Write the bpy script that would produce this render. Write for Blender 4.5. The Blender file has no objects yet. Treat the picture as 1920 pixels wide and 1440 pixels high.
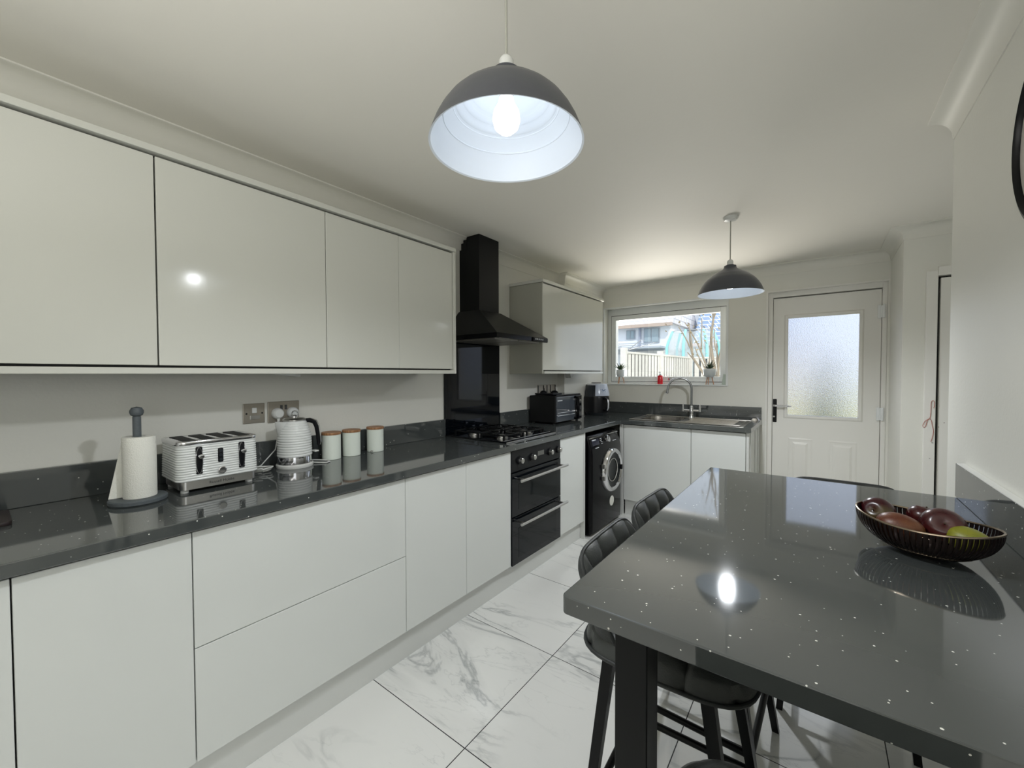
import bpy, bmesh, math, random
from mathutils import Vector, Matrix
PI = math.pi
random.seed(7)
sc = bpy.context.scene
COL = sc.collection

# ------------------------------------------------------------------ camera
YAW, PITCH, ROLL, FPX = 0.64589719, -0.02344133, -0.00259859, 766.018
cam_d = bpy.data.cameras.new('camera')
cam_d.sensor_width = 36.0
cam_d.lens = FPX / 1920.0 * 36.0
cam_d.clip_start = 0.02
cam_d.clip_end = 200
cam = bpy.data.objects.new('camera', cam_d)
COL.objects.link(cam)
f = Vector((-math.sin(YAW) * math.cos(PITCH), math.cos(YAW) * math.cos(PITCH), math.sin(PITCH)))
rt = Vector((math.cos(YAW), math.sin(YAW), 0))
up = rt.cross(f)
rt2 = rt * math.cos(ROLL) + up * math.sin(ROLL)
up2 = rt2.cross(f)
M = Matrix((rt2, up2, -f)).transposed().to_4x4()
M.translation = Vector((0, 0, 1.345))
cam.matrix_world = M
sc.camera = cam

# ------------------------------------------------------------------ world, sun, exposure
sc.view_settings.view_transform = 'Standard'
sc.view_settings.look = 'None'
sc.view_settings.gamma = 1.0
sc.view_settings.use_curve_mapping = False
sc.view_settings.exposure = 0.22
w = bpy.data.worlds.new('world')
sc.world = w
w.use_nodes = True
nt = w.node_tree
bgn = nt.nodes['Background']
bgn.inputs['Color'].default_value = (0.80, 0.89, 1.0, 1)
bgn.inputs['Strength'].default_value = 1.55
sun_d = bpy.data.lights.new('sun', 'SUN')
sun_d.energy = 2.4
sun_d.angle = 0.01
sun_d.color = (1.0, 0.95, 0.88)
sun = bpy.data.objects.new('sun', sun_d)
COL.objects.link(sun)
sun.rotation_euler = Vector((-0.55, 0.55, -0.75)).to_track_quat('-Z', 'Y').to_euler()


def area(name, loc, direction, sx, sy, power, color):
    d = bpy.data.lights.new(name, 'AREA')
    d.shape = 'RECTANGLE'
    d.size, d.size_y = sx, sy
    d.energy = power
    d.color = color
    o = bpy.data.objects.new(name, d)
    COL.objects.link(o)
    o.location = loc
    o.rotation_euler = Vector(direction).to_track_quat('-Z', 'Z').to_euler()
    return o


# added fill light behind the camera, standing in for daylight; no window built
area('rear_fill', (-0.85, -2.3, 1.35), (0, 1, 0), 2.2, 1.7, 3, (0.93, 0.97, 1.0))
# added upward fill without a real source, brightens the ceiling from behind the camera
area('ceiling_fill', (-0.35, -0.55, 1.60), (0.0, 0.62, 1), 1.3, 1.0, 13, (1.0, 0.985, 0.95))
# added warm area light standing in for sun bounced off the garden paving
area('garden_bounce_fill', (-2.25, 5.7, 0.85), (0.45, -1, 0.50), 1.9, 0.7, 120, (1.0, 0.95, 0.86))
# added fill light from the unseen right side, behind the camera
area('dining_fill', (1.9, -0.9, 1.45), (-1, 0.12, 0), 1.6, 1.5, 14, (0.95, 0.98, 1.0))

cy = sc.cycles
cy.use_denoising = True
try:
    cy.denoiser = 'OPENIMAGEDENOISE'
except Exception:
    pass
cy.max_bounces = 10
cy.diffuse_bounces = 6
cy.glossy_bounces = 5
cy.transmission_bounces = 8
cy.transparent_max_bounces = 12
cy.sample_clamp_indirect = 6.0
cy.caustics_reflective = False
cy.caustics_refractive = False


# ------------------------------------------------------------------ materials
def new_mat(name):
    m = bpy.data.materials.new(name)
    m.use_nodes = True
    return m, m.node_tree, m.node_tree.nodes['Principled BSDF']


def mat(name, color, rough=0.5, metal=0.0, spec=0.5, coat=0.0, coat_rough=0.05, noise=0.0, nscale=30.0, bump=0.0,
        bscale=60.0, emit=None, estr=0.0, stretch=None):
    m, t, b = new_mat(name)
    b.inputs['Base Color'].default_value = (*color, 1)
    b.inputs['Roughness'].default_value = rough
    b.inputs['Metallic'].default_value = metal
    b.inputs['Specular IOR Level'].default_value = spec
    b.inputs['Coat Weight'].default_value = coat
    b.inputs['Coat Roughness'].default_value = coat_rough
    tc = t.nodes.new('ShaderNodeTexCoord')
    if noise > 0:
        n = t.nodes.new('ShaderNodeTexNoise')
        n.inputs['Scale'].default_value = nscale
        n.inputs['Detail'].default_value = 4
        t.links.new(tc.outputs['Object'], n.inputs['Vector'])
        r = t.nodes.new('ShaderNodeMapRange')
        r.inputs['To Min'].default_value = 1 - noise
        r.inputs['To Max'].default_value = 1 + noise
        t.links.new(n.outputs['Fac'], r.inputs['Value'])
        mx = t.nodes.new('ShaderNodeVectorMath')
        mx.operation = 'SCALE'
        mx.inputs[0].default_value = color
        t.links.new(r.outputs['Result'], mx.inputs['Scale'])
        t.links.new(mx.outputs['Vector'], b.inputs['Base Color'])
    if bump > 0:
        n = t.nodes.new('ShaderNodeTexNoise')
        n.inputs['Scale'].default_value = bscale
        n.inputs['Detail'].default_value = 3
        if stretch:
            mp = t.nodes.new('ShaderNodeMapping')
            mp.inputs['Scale'].default_value = stretch
            t.links.new(tc.outputs['Object'], mp.inputs['Vector'])
            t.links.new(mp.outputs[0], n.inputs['Vector'])
        else:
            t.links.new(tc.outputs['Object'], n.inputs['Vector'])
        bp = t.nodes.new('ShaderNodeBump')
        bp.inputs['Strength'].default_value = bump
        bp.inputs['Distance'].default_value = 0.01
        t.links.new(n.outputs['Fac'], bp.inputs['Height'])
        t.links.new(bp.outputs['Normal'], b.inputs['Normal'])
    if emit:
        b.inputs['Emission Color'].default_value = (*emit, 1)
        b.inputs['Emission Strength'].default_value = estr
    return m


def mat_marble():
    m, t, b = new_mat('marble_tile')
    N, L = t.nodes.new, t.links.new
    geo = N('ShaderNodeNewGeometry')
    sep = N('ShaderNodeSeparateXYZ')
    L(geo.outputs['Position'], sep.inputs[0])

    def mth(op, a, bb=None):
        n = N('ShaderNodeMath')
        n.operation = op
        for i, v in enumerate((a, bb)):
            if v is None:
                continue
            if isinstance(v, (int, float)):
                n.inputs[i].default_value = v
            else:
                L(v, n.inputs[i])
        return n.outputs[0]
    T = 0.605
    u = mth('DIVIDE', mth('ADD', sep.outputs[0], 1.005), T)
    v = mth('DIVIDE', mth('SUBTRACT', sep.outputs[1], 1.045), T)
    fu, fv = mth('FRACT', u), mth('FRACT', v)
    iu, iv = mth('FLOOR', u), mth('FLOOR', v)
    eu = mth('MINIMUM', fu, mth('SUBTRACT', 1.0, fu))
    ev = mth('MINIMUM', fv, mth('SUBTRACT', 1.0, fv))
    grout = mth('LESS_THAN', mth('MINIMUM', eu, ev), 0.0030)
    comb = N('ShaderNodeCombineXYZ')
    L(iu, comb.inputs[0]); L(iv, comb.inputs[1])
    wn = N('ShaderNodeTexWhiteNoise')
    wn.noise_dimensions = '3D'
    L(comb.outputs[0], wn.inputs['Vector'])
    off = N('ShaderNodeVectorMath'); off.operation = 'SCALE'
    off.inputs['Scale'].default_value = 9.0
    L(wn.outputs['Color'], off.inputs[0])
    add = N('ShaderNodeVectorMath'); add.operation = 'ADD'
    L(geo.outputs['Position'], add.inputs[0]); L(off.outputs[0], add.inputs[1])
    mp = N('ShaderNodeMapping')
    mp.inputs['Rotation'].default_value = (0, 0, math.radians(-22))
    mp.inputs['Scale'].default_value = (0.75, 2.3, 1)
    L(add.outputs[0], mp.inputs['Vector'])

    def vein(scale, dist, width, strength, seed):
        n = N('ShaderNodeTexNoise')
        n.inputs['Scale'].default_value = scale
        n.inputs['Detail'].default_value = 6
        n.inputs['Roughness'].default_value = 0.55
        n.inputs['Distortion'].default_value = dist
        mm = N('ShaderNodeVectorMath'); mm.operation = 'ADD'
        mm.inputs[1].default_value = (seed, seed * 2, 0)
        L(mp.outputs[0], mm.inputs[0])
        L(mm.outputs[0], n.inputs['Vector'])
        a = mth('ABSOLUTE', mth('SUBTRACT', n.outputs['Fac'], 0.5))
        r = N('ShaderNodeMapRange')
        r.inputs['From Min'].default_value = 0
        r.inputs['From Max'].default_value = width
        r.inputs['To Min'].default_value = strength
        r.inputs['To Max'].default_value = 0
        L(a, r.inputs['Value'])
        return r.outputs['Result']
    v1 = vein(1.15, 0.8, 0.018, 0.55, 1.3)
    v2 = vein(1.15, 0.8, 0.07, 0.16, 1.3)
    v3 = vein(2.4, 1.2, 0.010, 0.25, 5.1)
    msk = N('ShaderNodeTexNoise')
    msk.inputs['Scale'].default_value = 1.7
    L(add.outputs[0], msk.inputs['Vector'])
    mr = N('ShaderNodeMapRange')
    mr.inputs['From Min'].default_value = 0.40
    mr.inputs['From Max'].default_value = 0.62
    L(msk.outputs['Fac'], mr.inputs['Value'])
    tot = mth('MULTIPLY', mth('ADD', mth('ADD', v1, v2), v3), mr.outputs['Result'])
    mix = N('ShaderNodeMix'); mix.data_type = 'RGBA'
    mix.inputs['A'].default_value = (0.83, 0.835, 0.82, 1)
    mix.inputs['B'].default_value = (0.30, 0.32, 0.33, 1)
    L(tot, mix.inputs['Factor'])
    mix2 = N('ShaderNodeMix'); mix2.data_type = 'RGBA'
    mix2.inputs['B'].default_value = (0.012, 0.013, 0.016, 1)
    L(grout, mix2.inputs['Factor'])
    L(mix.outputs['Result'], mix2.inputs['A'])
    L(mix2.outputs['Result'], b.inputs['Base Color'])
    rr = N('ShaderNodeMapRange')
    rr.inputs['To Min'].default_value = 0.10
    rr.inputs['To Max'].default_value = 0.7
    L(grout, rr.inputs['Value'])
    L(rr.outputs['Result'], b.inputs['Roughness'])
    return m


def mat_worktop():
    m, t, b = new_mat('speckled_grey_laminate')
    N, L = t.nodes.new, t.links.new
    geo = N('ShaderNodeNewGeometry')

    def specks(scale, thr, keep):
        v = N('ShaderNodeTexVoronoi')
        v.inputs['Scale'].default_value = scale
        L(geo.outputs['Position'], v.inputs['Vector'])
        lt = N('ShaderNodeMath'); lt.operation = 'LESS_THAN'
        lt.inputs[1].default_value = thr
        L(v.outputs['Distance'], lt.inputs[0])
        sp = N('ShaderNodeSeparateColor')
        L(v.outputs['Color'], sp.inputs[0])
        l2 = N('ShaderNodeMath'); l2.operation = 'LESS_THAN'
        l2.inputs[1].default_value = keep
        L(sp.outputs[0], l2.inputs[0])
        mu = N('ShaderNodeMath'); mu.operation = 'MULTIPLY'
        L(lt.outputs[0], mu.inputs[0]); L(l2.outputs[0], mu.inputs[1])
        return mu.outputs[0]
    s1 = specks(42, 0.085, 0.30)
    s2 = specks(90, 0.12, 0.14)
    mx = N('ShaderNodeMath'); mx.operation = 'MAXIMUM'
    L(s1, mx.inputs[0]); L(s2, mx.inputs[1])
    n = N('ShaderNodeTexNoise')
    n.inputs['Scale'].default_value = 160
    L(geo.outputs['Position'], n.inputs['Vector'])
    r = N('ShaderNodeMapRange')
    r.inputs['To Min'].default_value = 1.0
    r.inputs['To Max'].default_value = 1.0
    L(n.outputs['Fac'], r.inputs['Value'])
    sc_ = N('ShaderNodeVectorMath'); sc_.operation = 'SCALE'
    sc_.inputs[0].default_value = (0.060, 0.067, 0.067)
    L(r.outputs['Result'], sc_.inputs['Scale'])
    mix = N('ShaderNodeMix'); mix.data_type = 'RGBA'
    mix.inputs['B'].default_value = (0.75, 0.75, 0.70, 1)
    L(mx.outputs[0], mix.inputs['Factor'])
    L(sc_.outputs[0], mix.inputs['A'])
    L(mix.outputs['Result'], b.inputs['Base Color'])
    b.inputs['Roughness'].default_value = 0.055
    b.inputs['IOR'].default_value = 1.9
    return m


def mat_wood(name, c1, c2, scale=40):
    m, t, b = new_mat(name)
    tc = t.nodes.new('ShaderNodeTexCoord')
    wv = t.nodes.new('ShaderNodeTexWave')
    wv.inputs['Scale'].default_value = scale
    wv.inputs['Distortion'].default_value = 3
    wv.inputs['Detail'].default_value = 3
    t.links.new(tc.outputs['Object'], wv.inputs['Vector'])
    mx = t.nodes.new('ShaderNodeMix'); mx.data_type = 'RGBA'
    mx.inputs['A'].default_value = (*c1, 1)
    mx.inputs['B'].default_value = (*c2, 1)
    t.links.new(wv.outputs['Fac'], mx.inputs['Factor'])
    t.links.new(mx.outputs['Result'], b.inputs['Base Color'])
    b.inputs['Roughness'].default_value = 0.5
    return m


def mat_pane():
    m = bpy.data.materials.new('clear_glass')
    m.use_nodes = True
    t = m.node_tree
    t.nodes.clear()
    o = t.nodes.new('ShaderNodeOutputMaterial')
    mx = t.nodes.new('ShaderNodeMixShader')
    tr = t.nodes.new('ShaderNodeBsdfTransparent')
    gl = t.nodes.new('ShaderNodeBsdfGlossy')
    gl.inputs['Roughness'].default_value = 0.02
    mx.inputs[0].default_value = 0.07
    t.links.new(tr.outputs[0], mx.inputs[1])
    t.links.new(gl.outputs[0], mx.inputs[2])
    t.links.new(mx.outputs[0], o.inputs[0])
    return m


def mat_frosted():
    m, t, b = new_mat('frosted_glass')
    b.inputs['Base Color'].default_value = (0.60, 0.61, 0.66, 1)
    b.inputs['Transmission Weight'].default_value = 1.0
    b.inputs['Roughness'].default_value = 0.20
    b.inputs['IOR'].default_value = 1.45
    tc = t.nodes.new('ShaderNodeTexCoord')
    n = t.nodes.new('ShaderNodeTexNoise')
    n.inputs['Scale'].default_value = 160
    t.links.new(tc.outputs['Object'], n.inputs['Vector'])
    bp = t.nodes.new('ShaderNodeBump')
    bp.inputs['Strength'].default_value = 0.5
    bp.inputs['Distance'].default_value = 0.004
    t.links.new(n.outputs['Fac'], bp.inputs['Height'])
    t.links.new(bp.outputs['Normal'], b.inputs['Normal'])
    return m


def mat_brick(name, c1, c2, mortar, scale, rough=0.8, w=0.5, h=0.25, ms=0.02):
    m, t, b = new_mat(name)
    tc = t.nodes.new('ShaderNodeTexCoord')
    sp = t.nodes.new('ShaderNodeSeparateXYZ')
    cb = t.nodes.new('ShaderNodeCombineXYZ')
    t.links.new(tc.outputs['Object'], sp.inputs[0])
    ad = t.nodes.new('ShaderNodeMath')
    t.links.new(sp.outputs[0], ad.inputs[0]); t.links.new(sp.outputs[1], ad.inputs[1])
    t.links.new(ad.outputs[0], cb.inputs[0]); t.links.new(sp.outputs[2], cb.inputs[1])
    br = t.nodes.new('ShaderNodeTexBrick')
    br.inputs['Color1'].default_value = (*c1, 1)
    br.inputs['Color2'].default_value = (*c2, 1)
    br.inputs['Mortar'].default_value = (*mortar, 1)
    br.inputs['Scale'].default_value = scale
    br.inputs['Brick Width'].default_value = w
    br.inputs['Row Height'].default_value = h
    br.inputs['Mortar Size'].default_value = ms
    t.links.new(cb.outputs[0], br.inputs['Vector'])
    t.links.new(br.outputs['Color'], b.inputs['Base Color'])
    b.inputs['Roughness'].default_value = rough
    return m


def mat_fruit(name, c1, c2, scale, lo=0.4, hi=0.65, rough=0.3, speck=None):
    m, t, b = new_mat(name)
    tc = t.nodes.new('ShaderNodeTexCoord')
    n = t.nodes.new('ShaderNodeTexNoise')
    n.inputs['Scale'].default_value = scale
    n.inputs['Detail'].default_value = 5
    t.links.new(tc.outputs['Object'], n.inputs['Vector'])
    r = t.nodes.new('ShaderNodeMapRange')
    r.inputs['From Min'].default_value = lo
    r.inputs['From Max'].default_value = hi
    t.links.new(n.outputs['Fac'], r.inputs['Value'])
    mx = t.nodes.new('ShaderNodeMix'); mx.data_type = 'RGBA'
    mx.inputs['A'].default_value = (*c1, 1)
    mx.inputs['B'].default_value = (*c2, 1)
    t.links.new(r.outputs['Result'], mx.inputs['Factor'])
    last = mx.outputs['Result']
    if speck:
        v = t.nodes.new('ShaderNodeTexVoronoi')
        v.inputs['Scale'].default_value = 220
        t.links.new(tc.outputs['Object'], v.inputs['Vector'])
        lt = t.nodes.new('ShaderNodeMath'); lt.operation = 'LESS_THAN'
        lt.inputs[1].default_value = 0.17
        t.links.new(v.outputs['Distance'], lt.inputs[0])
        m2 = t.nodes.new('ShaderNodeMix'); m2.data_type = 'RGBA'
        m2.inputs['B'].default_value = (*speck, 1)
        t.links.new(lt.outputs[0], m2.inputs['Factor'])
        t.links.new(last, m2.inputs['A'])
        last = m2.outputs['Result']
    t.links.new(last, b.inputs['Base Color'])
    b.inputs['Roughness'].default_value = rough
    return m


def mat_net():
    m = bpy.data.materials.new('pale_netting')
    m.use_nodes = True
    t = m.node_tree
    t.nodes.clear()
    o = t.nodes.new('ShaderNodeOutputMaterial')
    mx = t.nodes.new('ShaderNodeMixShader')
    tr = t.nodes.new('ShaderNodeBsdfTransparent')
    df = t.nodes.new('ShaderNodeBsdfDiffuse')
    df.inputs['Color'].default_value = (0.6, 0.65, 0.66, 1)
    mx.inputs[0].default_value = 0.35
    t.links.new(tr.outputs[0], mx.inputs[1])
    t.links.new(df.outputs[0], mx.inputs[2])
    t.links.new(mx.outputs[0], o.inputs[0])
    return m


WALL = mat('cream_wall_paint', (0.75, 0.745, 0.69), 0.42, spec=0.35, bump=0.06, bscale=90)
CEIL = mat('ceiling_paint', (0.82, 0.80, 0.74), 0.65, spec=0.2, bump=0.05, bscale=40)
TRIM = mat('white_gloss_paint', (0.80, 0.79, 0.75), 0.3, spec=0.4)
COVE = mat('cove_paint', (0.76, 0.75, 0.69), 0.5, spec=0.3)
UPVC = mat('white_upvc', (0.78, 0.80, 0.80), 0.25)
MARBLE = mat_marble()
WORK = mat_worktop()
DOOR = mat('white_gloss_cabinet', (0.70, 0.72, 0.70), 0.12, spec=0.5, coat=0.3, coat_rough=0.06, bump=0.012, bscale=6)
DOORU = mat('cream_gloss_cabinet', (0.60, 0.605, 0.555), 0.13, spec=0.5, coat=0.3, coat_rough=0.07, bump=0.05, bscale=11, stretch=(1, 1, .05))
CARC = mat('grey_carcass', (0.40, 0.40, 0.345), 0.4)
DARK = mat('dark_recess', (0.012, 0.013, 0.012), 0.7)
PLIN = mat('white_plinth', (0.66, 0.67, 0.65), 0.28)
BLACK = mat('black_steel', (0.005, 0.0055, 0.006), 0.32, spec=0.22)
BGLASS = mat('black_glass', (0.002, 0.003, 0.005), 0.04, spec=0.3)
OGLASS = mat('oven_window_glass', (0.008, 0.010, 0.011), 0.05, spec=0.22)
BGLOSS = mat('black_gloss_enamel', (0.002, 0.002, 0.003), 0.12, spec=0.18)
BPLAST = mat('black_plastic', (0.006, 0.0065, 0.008), 0.35, spec=.25)
CHAR = mat('charcoal_plastic', (0.022, 0.027, 0.033), 0.32)
STEEL = mat('brushed_steel', (0.55, 0.54, 0.52), 0.28, 1.0)
CHROME = mat('chrome', (0.72, 0.72, 0.74), 0.10, 1.0)
DCHROME = mat('tap_chrome', (0.38, 0.39, 0.41), 0.15, 1.0)
SINK = mat('sink_steel', (0.50, 0.48, 0.45), 0.22, 1.0)
BRONZE = mat('brushed_nickel_plate', (0.36, 0.33, 0.28), 0.38, 0.7)
WPLAST = mat('white_plastic', (0.72, 0.73, 0.71), 0.25)
WPLAST2 = mat('glossy_white_plastic', (0.74, 0.76, 0.75), 0.16)
PAPER = mat('kitchen_paper', (0.80, 0.80, 0.74), 0.9, bump=0.35, bscale=260)
GWOOD = mat('grey_painted_wood', (0.085, 0.10, 0.11), 0.55, noise=0.25, nscale=120)
LIDW = mat_wood('bamboo_lid', (0.42, 0.22, 0.10), (0.28, 0.13, 0.055), 30)
CANW = mat('white_enamel_tin', (0.80, 0.86, 0.79), 0.4)
CANB = mat('chipped_enamel', (0.07, 0.06, 0.05), 0.6)
LEATHER = mat('grey_leather', (0.050, 0.054, 0.052), 0.33, noise=0.25, nscale=14, bump=0.12, bscale=240)
LEATHER2 = mat('dark_leather_shell', (0.028, 0.031, 0.031), 0.5, noise=0.2, nscale=30, bump=0.15, bscale=300)
GLASS = mat_pane()
FROST = mat_frosted()
SHADE_O = mat('grey_lamp_metal', (0.085, 0.09, 0.105), 0.36, 0.35, noise=0.05, nscale=90)
SHADE_I = mat('white_lamp_lining', (0.80, 0.85, 0.92), 0.45)
CORDW = mat('grey_white_flex', (0.42, 0.42, 0.37), 0.5)
BULB = mat('lit_bulb', (1, 1, 1), 0.3, emit=(0.88, 0.94, 1.0), estr=4.4)
APPLE = mat_fruit('red_apple_skin', (0.030, 0.003, 0.005), (0.065, 0.012, 0.010), 16, 0.35, 0.7, 0.25)
APPLE2 = mat_fruit('red_green_apple_skin', (0.034, 0.003, 0.006), (0.085, 0.07, 0.014), 9, 0.5, 0.72, 0.25)
MANGO = mat_fruit('brown_orange_mango_skin', (0.085, 0.018, 0.007), (0.13, 0.045, 0.014), 30, 0.35, 0.65, 0.4,
                  speck=(0.17, 0.08, 0.03))
LEMON = mat_fruit('yellow_green_mango_skin', (0.22, 0.22, 0.015), (0.17, 0.18, 0.014), 26, 0.35, 0.65, 0.42,
                  speck=(0.12, 0.13, 0.02))
STEM = mat('brown_stem', (0.05, 0.03, 0.015), 0.8)
BOWLM = mat('dark_bowl_metal', (0.030, 0.020, 0.018), 0.30, 0.7)
LEAF = mat('succulent_leaf', (0.055, 0.10, 0.035), 0.5)
LEAF2 = mat('artificial_leaf', (0.030, 0.062, 0.022), 0.5)
POT = mat('white_ceramic', (0.62, 0.66, 0.68), 0.35)
LEGW = mat('oak_leg', (0.48, 0.25, 0.14), 0.5)
RED = mat('red_glass', (0.72, 0.010, 0.025), 0.12, spec=0.7)
REDSTR = mat('red_string', (0.42, 0.12, 0.09), 0.8)
LCD = mat('grey_display', (0.12, 0.12, 0.11), 0.3)
INK = mat('dark_ink', (0.05, 0.05, 0.05), 0.6)
PALEINK = mat('pale_print', (0.55, 0.57, 0.6), 0.5)
PANEL = mat('pale_control_panel', (0.50, 0.56, 0.68), 0.2)
CARD = mat('pale_green_card', (0.42, 0.48, 0.42), 0.5)
CLOCKF = mat('clock_face', (0.66, 0.62, 0.58), 0.4)
STAIN = mat('dark_scuff', (0.08, 0.08, 0.07), 0.7)

# ------------------------------------------------------------------ mesh helpers
ORG = {}


class MB:
    def __init__(s):
        s.bm = bmesh.new()

    def _merge(s, tmp):
        me = bpy.data.meshes.new('tmp')
        tmp.to_mesh(me)
        tmp.free()
        s.bm.from_mesh(me)
        bpy.data.meshes.remove(me)
        return s

    def box(s, x0, x1, y0, y1, z0, z1, bev=0.0, seg=2, rot=None):
        b = bmesh.new()
        bmesh.ops.create_cube(b, size=1)
        c = Vector(((x0 + x1) / 2, (y0 + y1) / 2, (z0 + z1) / 2))
        for v in b.verts:
            v.co = Vector((v.co.x * abs(x1 - x0), v.co.y * abs(y1 - y0), v.co.z * abs(z1 - z0)))
        if bev > 0:
            bmesh.ops.bevel(b, geom=b.edges[:], offset=bev, segments=seg, profile=0.5, affect='EDGES')
        for v in b.verts:
            if rot is not None:
                v.co = rot @ v.co
            v.co += c
        return s._merge(b)

    def vbox(s, x0, x1, y0, y1, z0, z1, r, seg=5, bev=0.0):
        """box with rounded vertical corners"""
        pts = []
        for cx, cy_, a0 in ((x1 - r, y1 - r, 0), (x0 + r, y1 - r, 90), (x0 + r, y0 + r, 180), (x1 - r, y0 + r, 270)):
            for i in range(seg + 1):
                a = math.radians(a0 + 90 * i / seg)
                pts.append((cx + r * math.cos(a), cy_ + r * math.sin(a)))
        b = bmesh.new()
        vs = [b.verts.new((p[0], p[1], z0)) for p in pts]
        fc = b.faces.new(vs)
        ex = bmesh.ops.extrude_face_region(b, geom=[fc])
        for v in ex['geom']:
            if isinstance(v, bmesh.types.BMVert):
                v.co.z = z1
        bmesh.ops.recalc_face_normals(b, faces=b.faces[:])
        if bev > 0:
            ed = [e for e in b.edges if abs(e.verts[0].co.z - e.verts[1].co.z) < 1e-6]
            bmesh.ops.bevel(b, geom=ed, offset=bev, segments=2, profile=0.5, affect='EDGES')
        return s._merge(b)

    def cyl(s, p0, p1, r0, r1=None, seg=20, caps=True):
        r1 = r0 if r1 is None else r1
        p0, p1 = Vector(p0), Vector(p1)
        d = p1 - p0
        b = bmesh.new()
        bmesh.ops.create_cone(b, cap_ends=caps, segments=seg, radius1=r0, radius2=r1, depth=d.length)
        q = d.to_track_quat('Z', 'Y').to_matrix()
        for v in b.verts:
            v.co = q @ v.co + (p0 + p1) / 2
        return s._merge(b)

    def lathe(s, prof, c, seg=32, sx=1, sy=1, rot=0.0, axis=None):
        b = bmesh.new()
        rings = []
        q = Vector(axis).to_track_quat('Z', 'Y').to_matrix() if axis is not None else None

        def P(x, y, z):
            v = Vector((x, y, z))
            if q is not None:
                v = q @ v
            return v + Vector(c)
        for r, z in prof:
            if r < 1e-6:
                rings.append([b.verts.new(P(0, 0, z))])
            else:
                rg = []
                for i in range(seg):
                    a = 2 * PI * i / seg
                    x, y = r * math.cos(a) * sx, r * math.sin(a) * sy
                    rg.append(b.verts.new(P(x * math.cos(rot) - y * math.sin(rot), x * math.sin(rot) + y * math.cos(rot), z)))
                rings.append(rg)
        for A, Bq in zip(rings, rings[1:]):
            for i in range(seg):
                j = (i + 1) % seg
                if len(A) == 1 and len(Bq) == 1:
                    continue
                if len(A) == 1:
                    b.faces.new((A[0], Bq[j], Bq[i]))
                elif len(Bq) == 1:
                    b.faces.new((A[i], A[j], Bq[0]))
                else:
                    b.faces.new((A[i], A[j], Bq[j], Bq[i]))
        bmesh.ops.recalc_face_normals(b, faces=b.faces[:])
        return s._merge(b)

    def tube(s, pts, r, seg=8, closed=False, radii=None, flat=1.0):
        b = bmesh.new()
        pts = [Vector(p) for p in pts]
        n = len(pts)
        rings = []
        prev = None
        for i, p in enumerate(pts):
            if closed:
                t = (pts[(i + 1) % n] - pts[i - 1]).normalized()
            else:
                t = (pts[min(i + 1, n - 1)] - pts[max(i - 1, 0)]).normalized()
            if prev is None:
                a = Vector((0, 0, 1)) if abs(t.z) < 0.9 else Vector((1, 0, 0))
                u = t.cross(a).normalized()
            else:
                u = (prev - t * prev.dot(t)).normalized()
            prev = u
            v = t.cross(u)
            rr = radii[i] if radii else r
            rings.append([b.verts.new(p + u * rr * math.cos(2 * PI * k / seg) + v * rr * flat * math.sin(2 * PI * k / seg)) for k in range(seg)])
        for i in range(n if closed else n - 1):
            A, Bq = rings[i], rings[(i + 1) % n]
            for k in range(seg):
                b.faces.new((A[k], A[(k + 1) % seg], Bq[(k + 1) % seg], Bq[k]))
        if not closed:
            b.faces.new(rings[0][::-1])
            b.faces.new(rings[-1])
        bmesh.ops.recalc_face_normals(b, faces=b.faces[:])
        return s._merge(b)

    def bar(s, p0, p1, w0, w1, d0=None, d1=None):
        """square tapered bar between two points, cross-section aligned to x/y"""
        d0 = w0 if d0 is None else d0
        d1 = w1 if d1 is None else d1
        b = bmesh.new()
        vs = []
        for p, ww, dd in ((p0, w0, d0), (p1, w1, d1)):
            for sx_, sy_ in ((-1, -1), (1, -1), (1, 1), (-1, 1)):
                vs.append(b.verts.new((p[0] + sx_ * ww / 2, p[1] + sy_ * dd / 2, p[2])))
        for q in ((0, 1, 2, 3), (4, 5, 6, 7), (0, 1, 5, 4), (1, 2, 6, 5), (2, 3, 7, 6), (3, 0, 4, 7)):
            b.faces.new([vs[i] for i in q])
        bmesh.ops.recalc_face_normals(b, faces=b.faces[:])
        return s._merge(b)

    def poly(s, pts, ext):
        """closed polygon (3d points) extruded by vector ext"""
        b = bmesh.new()
        vs = [b.verts.new(p) for p in pts]
        fc = b.faces.new(vs)
        ex = bmesh.ops.extrude_face_region(b, geom=[fc])
        e = Vector(ext)
        for v in ex['geom']:
            if isinstance(v, bmesh.types.BMVert):
                v.co += e
        bmesh.ops.recalc_face_normals(b, faces=b.faces[:])
        return s._merge(b)

    def grid(s, fn, nu, nv, closed_u=False):
        b = bmesh.new()
        g = [[b.verts.new(fn(i / (nu if closed_u else nu - 1), j / (nv - 1))) for j in range(nv)] for i in range(nu)]
        for i in range(nu if closed_u else nu - 1):
            for j in range(nv - 1):
                k = (i + 1) % nu
                b.faces.new((g[i][j], g[k][j], g[k][j + 1], g[i][j + 1]))
        bmesh.ops.recalc_face_normals(b, faces=b.faces[:])
        return s._merge(b)

    def sweep(s, prof, path):
        """sweep (offset to the right of travel, z) profile along xy polyline with mitred corners"""
        b = bmesh.new()
        rings = []
        n = len(path)
        for i, p in enumerate(path):
            p = Vector(p)
            if i > 0:
                d0 = (p - Vector(path[i - 1])).normalized()
            if i < n - 1:
                d1 = (Vector(path[i + 1]) - p).normalized()
            if i == 0:
                d0 = d1
            if i == n - 1:
                d1 = d0
            n0 = Vector((d0.y, -d0.x)); n1 = Vector((d1.y, -d1.x))
            mtr = (n0 + n1)
            mtr = mtr / max(1e-6, (1 + n0.dot(n1)))
            rings.append([b.verts.new((p.x + mtr.x * o_, p.y + mtr.y * o_, z)) for o_, z in prof])
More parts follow.
